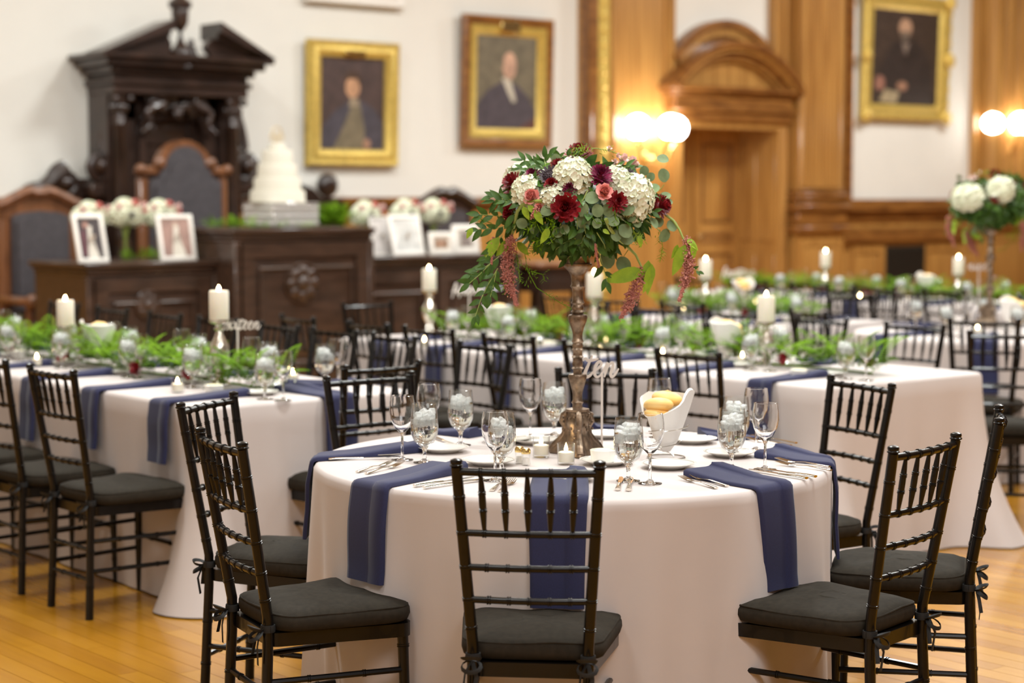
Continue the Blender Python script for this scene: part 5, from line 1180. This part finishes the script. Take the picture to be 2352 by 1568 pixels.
        for i in range(n-1):
            fk = i/(n-1)
            for k in range(210 if r0 > 40 else 50):
                f = (i + rq.random())/(n-1); p = P_[i].lerp(P_[i+1], rq.random()); w_ = r0*k_*(.35 + .75*math.sin(pi*min(1, (f*.8 + .22)))**1.2 if f < .68 else .40*(1 - f)/.32 + .16)
                v = Vector((rq.gauss(0, 1), rq.gauss(0, 1), rq.gauss(0, .5))).normalized()*w_*rq.random()**.5; v.z -= abs(v.length)*.5; q.octa(p + v, .0028)
        if r0 > 40:
            for k in range(14):
                i = rq.randrange(1, n-2); p = P_[i]; v = Vector((rq.gauss(0, 1), rq.gauss(0, 1), -.7)).normalized()
                for j in range(9): q.octa(p + v*r0*k_*(.6 + j*.10), .0032)
        tag(q.obj('amaranthus_tassel', M['amar'], t, smooth=0), kind='stuff')
    # asparagus fern wisps
    for pts, L, sd, dn in [([(470, 700), (500, 880), (560, 990), (640, 1040), (700, 1080), (790, 1130)], .045, 1, .9), ([(420, 680), (430, 800), (450, 950)], .05, 2, 1.6), ([(520, 880), (600, 900), (610, 940)], .035, 3, 1.5), ([(800, 110), (870, 60), (960, 60), (1060, 80), (1180, 130)], .04, 4, 1.3), ([(820, 120), (860, 70), (900, 30)], .04, 5, 1.6), ([(560, 560), (600, 640), (540, 720)], .05, 6, 1.6), ([(1380, 600), (1400, 720), (1380, 820)], .045, 7, 1.5), ([(1200, 600), (1260, 700), (1240, 720)], .04, 8, 1.3),
                           ([(620, 520), (680, 560), (660, 640)], .05, 9, 1.6), ([(600, 180), (640, 160), (720, 120)], .04, 10, 1.4), ([(260, 560), (200, 540), (150, 500)], .04, 11, 1), ([(1080, 480), (1090, 560), (1100, 600)], .04, 12, 1.3), ([(400, 820), (400, 900), (330, 1000)], .045, 13, 1.5), ([(480, 500), (560, 540), (500, 600)], .05, 14, 1.4), ([(930, 520), (960, 560), (990, 560)], .04, 15, 1)]:
        tag(fern_mb([hit(x, y, 1.10, 1.10)[0] - off for x, y in pts], L*1.25, sd, dn, 1.6).obj('fern_wisp', M['leaf2'] if sd in (4, 8) else M['leaf'] if sd == 5 else M['fern'], t, smooth=0), kind='stuff')
    # inner mass of leaves
    q = MB(); lm = leaf_mb(.055, .014, 'point', .15)
    for k in range(620):
        v = Vector((rr.gauss(0, 1), rr.gauss(0, 1), rr.gauss(-.15, .8))).normalized(); rad = rr.uniform(.55, .97); p = Vector((v.x*RX*rad, v.y*RX*rad, (v.z*RZ*rad if v.z > 0 else v.z*RZ*1.0*rad))) + (C0 - off)
        if p.z < bz + .0 and math.hypot(p.x, p.y) < .05: continue
        e = p + (v + Vector((0, 0, -.5)) + Vector((rr.uniform(-.6, .6), rr.uniform(-.6, .6), rr.uniform(-.5, .3)))).normalized()*.045
        Mx, L = orient(p, e, Vector((rr.gauss(0, 1), rr.gauss(0, 1), 1)).normalized()); q.join(lm, Mx)
    tag(q.obj('inner_leaves', M['leaf'], t, smooth=0), kind='stuff'); return t
cp = W(1326, 1043, TZ + .001); CP = centrepiece(cp)
s2 = W(2272, 751, TZ + .001); c2 = dup(CP, s2, 2.3, 'tall bouquet of white, crimson and pink flowers on the far round table', 'tall bouquets')

# ================= on the benches =================
def W2(px, py, n): u, z = WN(px, py, n); return u, z
def photo_frame(px0, px1, pyt, n, z, label, tilt, shapes, bg, m='white', border=.032, yaw=0):
    u0, u1 = WN(px0, 590, n)[0], WN(px1, 590, n)[0]; w_ = u1-u0; h = (WN((px0+px1)/2, pyt, n)[1] - z)/math.cos(tilt)
    t = root('photo_frame', label, 'picture frame', ((u0+u1)/2, n, z), yaw); 
    b = root('frame_body', None, None); b.parent = t; b.rotation_euler = (-tilt, 0, 0)
    frame_mb(-w_/2, 0, w_/2, h, [(0, -.012), (0, .006), (.004, .009), (border-.004, .009), (border, .002)]).obj('frame', M[m], b)
    MB().box(-w_/2+.002, -.002, .002, w_/2-.002, .012, h-.002).obj('print', pm_(bg, 'photo_print'), b)
    cw, ch = w_-2*border, h-2*border
    for j, (nm, c, poly) in enumerate(shapes): MB().prism([(-cw/2 + a*cw, border + bb_*ch) for a, bb_ in poly], -.0025 - .0004*j, -.0019, 'y').obj(nm, pm_(c, 'photo_print'), b, smooth=0)
    MB().add([(-.02, .008, h*.55), (.02, .008, h*.55), (.02, .02 + h*.5*math.sin(tilt)*1.2 + .05, 0), (-.02, .02 + h*.5*math.sin(tilt)*1.2 + .05, 0)], [(0, 1, 2, 3)]).obj('easel_back', M[m], t); return t
gown = [(.3, 0), (.8, 0), (.68, .3), (.58, .6), (.62, .8), (.45, .82), (.42, .6), (.36, .3)]
photo_frame(181, 251, 492, 12.5, lt, 'white frame with wedding photo on dark ground, outer end of the low bench', .30, [('printed_gown', (.70, .64, .55), gown), ('printed_head', (.45, .22, .16), blob(.35, .84, .12, .07)), ('printed_jacket', (.10, .02, .03), [(.05, .05), (.3, .05), (.36, .6), (.25, .78), (.1, .6)])], (.04, .025, .025))
photo_frame(370, 452, 493, 12.5, lt, 'white frame with pale wedding photo, beside the tall bench', .22, [('printed_gown', (.72, .66, .56), gown), ('printed_head', (.6, .45, .35), blob(.5, .86, .08, .06))], (.36, .22, .18))
lt2 = lt - .005
photo_frame(860, 905, 498, 12.62, lt2, 'pale blank menu board leaning behind the white one', .25, [], (.62, .57, .54), border=.012)
photo_frame(905, 977, 494, 12.5, lt2, 'white-framed menu board on the low bench', .28, [('printed_text_block', (.60, .59, .56), [(.12, .08), (.88, .08), (.88, .92), (.12, .92)])], (.74, .73, .70))
photo_frame(988, 1042, 533, 12.46, lt2, 'small square white frame with portrait print', .12, [('printed_people', (.30, .17, .11), [(.1, .15), (.9, .15), (.9, .8), (.1, .8)]), ('printed_face', (.62, .38, .26), blob(.45, .5, .12, .2))], (.70, .62, .52), border=.04)
photo_frame(1043, 1102, 516, 12.52, lt2, 'upright white frame with grey print near the bouquet leaves', .14, [('printed_people', (.25, .20, .18), [(.15, .1), (.85, .1), (.75, .85), (.25, .85)])], (.62, .57, .50), border=.045)
def vase(px, pyc, n, z, label, r=.075):
    u, zc = WN(px, pyc, n); t = root('flower_vase', label, 'vase of flowers', (u, n, z), 0, 'small vases of flowers on the benches'); h = zc - z
    hb = min(.16, h*.55); MB().lathe([(0, 0), (.035, 0), (.04, .005), (.036, hb), (.034, hb), (.036, .008), (0, .008)], 20).obj('glass_vase', M['glass'], t)
    q = MB(); rr = random.Random(int(px))
    for k in range(9): a = k*.7; q.tube([(.018*math.cos(a), .018*math.sin(a), .01), (.01*math.cos(a+1), .01*math.sin(a+1), hb), (.05*math.cos(a), .05*math.sin(a), h - .02)], .003, 5)
    q.obj('stems', M['stem'], t)
    for k, (kd, dx, dz, sc) in enumerate([('hyd', -.06, 0, 1.1), ('hyd', .06, .0, 1.1), ('hyd', 0, .045, 1.05), ('rose', .03, .085, 1.5), ('snap', .10, .07, 1.8), ('rose', .11, .03, 1.3), ('scab', .012, .0, .9), ('snap', -.09, .06, 1.6)]):
        d = Vector((dx*8, -1, dz*6)).normalized(); o = link(FL[kd].name.split('.')[0], FL[kd], t); o.matrix_local = Matrix.Translation((dx, -.085 if k > 2 else -.01 + .02*(k == 2), h + dz - .01)) @ d.to_track_quat('Z', 'Y').to_matrix().to_4x4() @ Matrix.Scale(sc, 4)
    for k in range(10): a = k*.63; o = link('ruscus_leaf', ME['ruscus'], t); Mx, L = orient(Vector((.05*math.cos(a), .05*math.sin(a), h - .05)), Vector((.12*math.cos(a), .12*math.sin(a), h - .06 + .03*math.sin(a*3))), Vector((0, 0, 1))); o.matrix_local = Mx
    return t
vase(205, 497, 12.95, lt, 'white and blush flowers in a glass vase behind the dark-ground photo')
vase(287, 490, 12.85, lt, 'white and blush flowers in a glass vase between the two photo frames'); vase(366, 492, 12.95, lt, 'white and blush flowers in a vase behind the pale wedding photo')
vase(838, 492, 12.95, lt2, 'white and blush flowers beside the tall bench, menu board side'); vase(930, 488, 12.95, lt2, 'white flowers peeping over the menu board'); vase(995, 487, 12.9, lt2, 'white and coral flowers between menu board and small frames')
# wedding cake
cu_, cz_ = WN(640, 465, 12.5); _, zb_ = WN(640, 514, 12.5); s_ = FPX/(cu_*CA + 12.5*SA)
t = root('cake_stand', 'square mirrored cake stand with beaded sides on the tall bench', 'cake stand', (cu_ + .02, 12.5, ht + .001)); hs = cz_ - ht; a = 80/s_*.78
MB().bbox(-a, -a, .012, a, a, hs - .006, .006).obj('mirrored_body', M['mirror'], t)
q = MB()
for k in range(13):
    for r_ in range(3): x_ = -a + 2*a*(k+.5)/13; z_ = .03 + (hs-.05)*r_/2.4; q.sphere((x_, -a, z_), .014, 6, 4); q.sphere((x_, a, z_), .014, 6, 4); q.sphere((-a, x_, z_), .014, 6, 4); q.sphere((a, x_, z_), .014, 6, 4)
q.obj('beading', M['mirror'], t); MB().bbox(-a - .01, -a - .01, hs - .008, a + .01, a + .01, hs - .001, .003).obj('top_plate', M['mirror'], t)
for sx in (-1, 1):
    for sy in (-1, 1): MB().lathe([(0, 0), (.012, 0), (.016, .012), (0, .012)], 10, (sx*a*.8, sy*a*.8, 0)).obj('foot', M['mirror'], t)
t = root('wedding_cake', 'five-tier ivory wedding cake', 'cake', (cu_ - .01, 12.5, cz_))
for (y0, y1, hw_) in [(465, 437, 63), (437, 408, 54), (408, 378, 45.5), (378, 346, 35.5), (346, 331, 20)]:
    z0_, z1_ = (465-y0)/s_, (465-y1)/s_; r = hw_/s_; q = MB().lathe([(0, z0_), (r, z0_), (r*1.01, z0_ + .004), (r*1.01, z0_ + .008), (r, z0_ + .012), (r, z1_ - .010), (r - .006, z1_ - .002), (r - .02, z1_), (0, z1_)], 40)
    q.obj('tier', M['icing'], t)
    q = MB(); nb = int(2*pi*r/.022)
    for k in range(nb): an = 2*pi*k/nb; q.sphere((r*1.01*math.cos(an), r*1.01*math.sin(an), z0_ + .006), .006, 6, 4)
    q.obj('piped_border', M['icing'], t)
q = MB(); zt_ = (465-331)/s_
for (dx, rr_, dz) in [(0, .045, .085), (-.03, .03, .05), (.03, .03, .05)]: q.tube([(dx + rr_*math.cos(a_), 0, zt_ + dz + rr_*math.sin(a_)) for a_ in [2*pi*k/20 for k in range(21)]], .007, 6)
q.tube([(-.02, 0, zt_ - .01), (-.015, 0, zt_ + .05)], .004, 5); q.tube([(.02, 0, zt_ - .01), (.015, 0, zt_ + .05)], .004, 5); q.obj('cake_topper', M['topper'], t)
# ferns laid on the benches
def fern_clump(px, py, n, z, ru, h, label, cnt=60, sd=1):
    u, _ = WN(px, py, n); rr = random.Random(sd); q = MB()
    for k in range(cnt):
        T = Matrix.Translation((rr.uniform(-ru, ru), rr.uniform(-.08, .08), .004)) @ Matrix.Rotation(rr.uniform(0, 2*pi), 4, 'Z') @ Matrix.Rotation(rr.uniform(.1, 1.2), 4, 'X') @ Matrix.Scale(h*rr.uniform(.6, 1.1)/.16, 4); q.join(frond, T)
    q.v = [(a_, b_, max(.001, c_)) for a_, b_, c_ in q.v]; o = q.obj('fern_clump', M['fern'], None, (u, n, z + .001), smooth=0); return tag(o, label, 'greenery', 'fern clumps on the benches', None)
fern_clump(530, 510, 12.4, ht, .17, .09, 'low fern clump beside the cake stand, canopy side', 60, 1); fern_clump(762, 505, 12.45, ht, .16, .17, 'tall fern clump beside the cake stand, portrait side', 80, 2)
fern_clump(325, 590, 12.75, lt, .14, .09, 'fern clump between the two photo frames on the low bench', 40, 3); fern_clump(640, 516, 12.2, ht, .3, .05, 'thin fern strip in front of the cake stand', 50, 4)
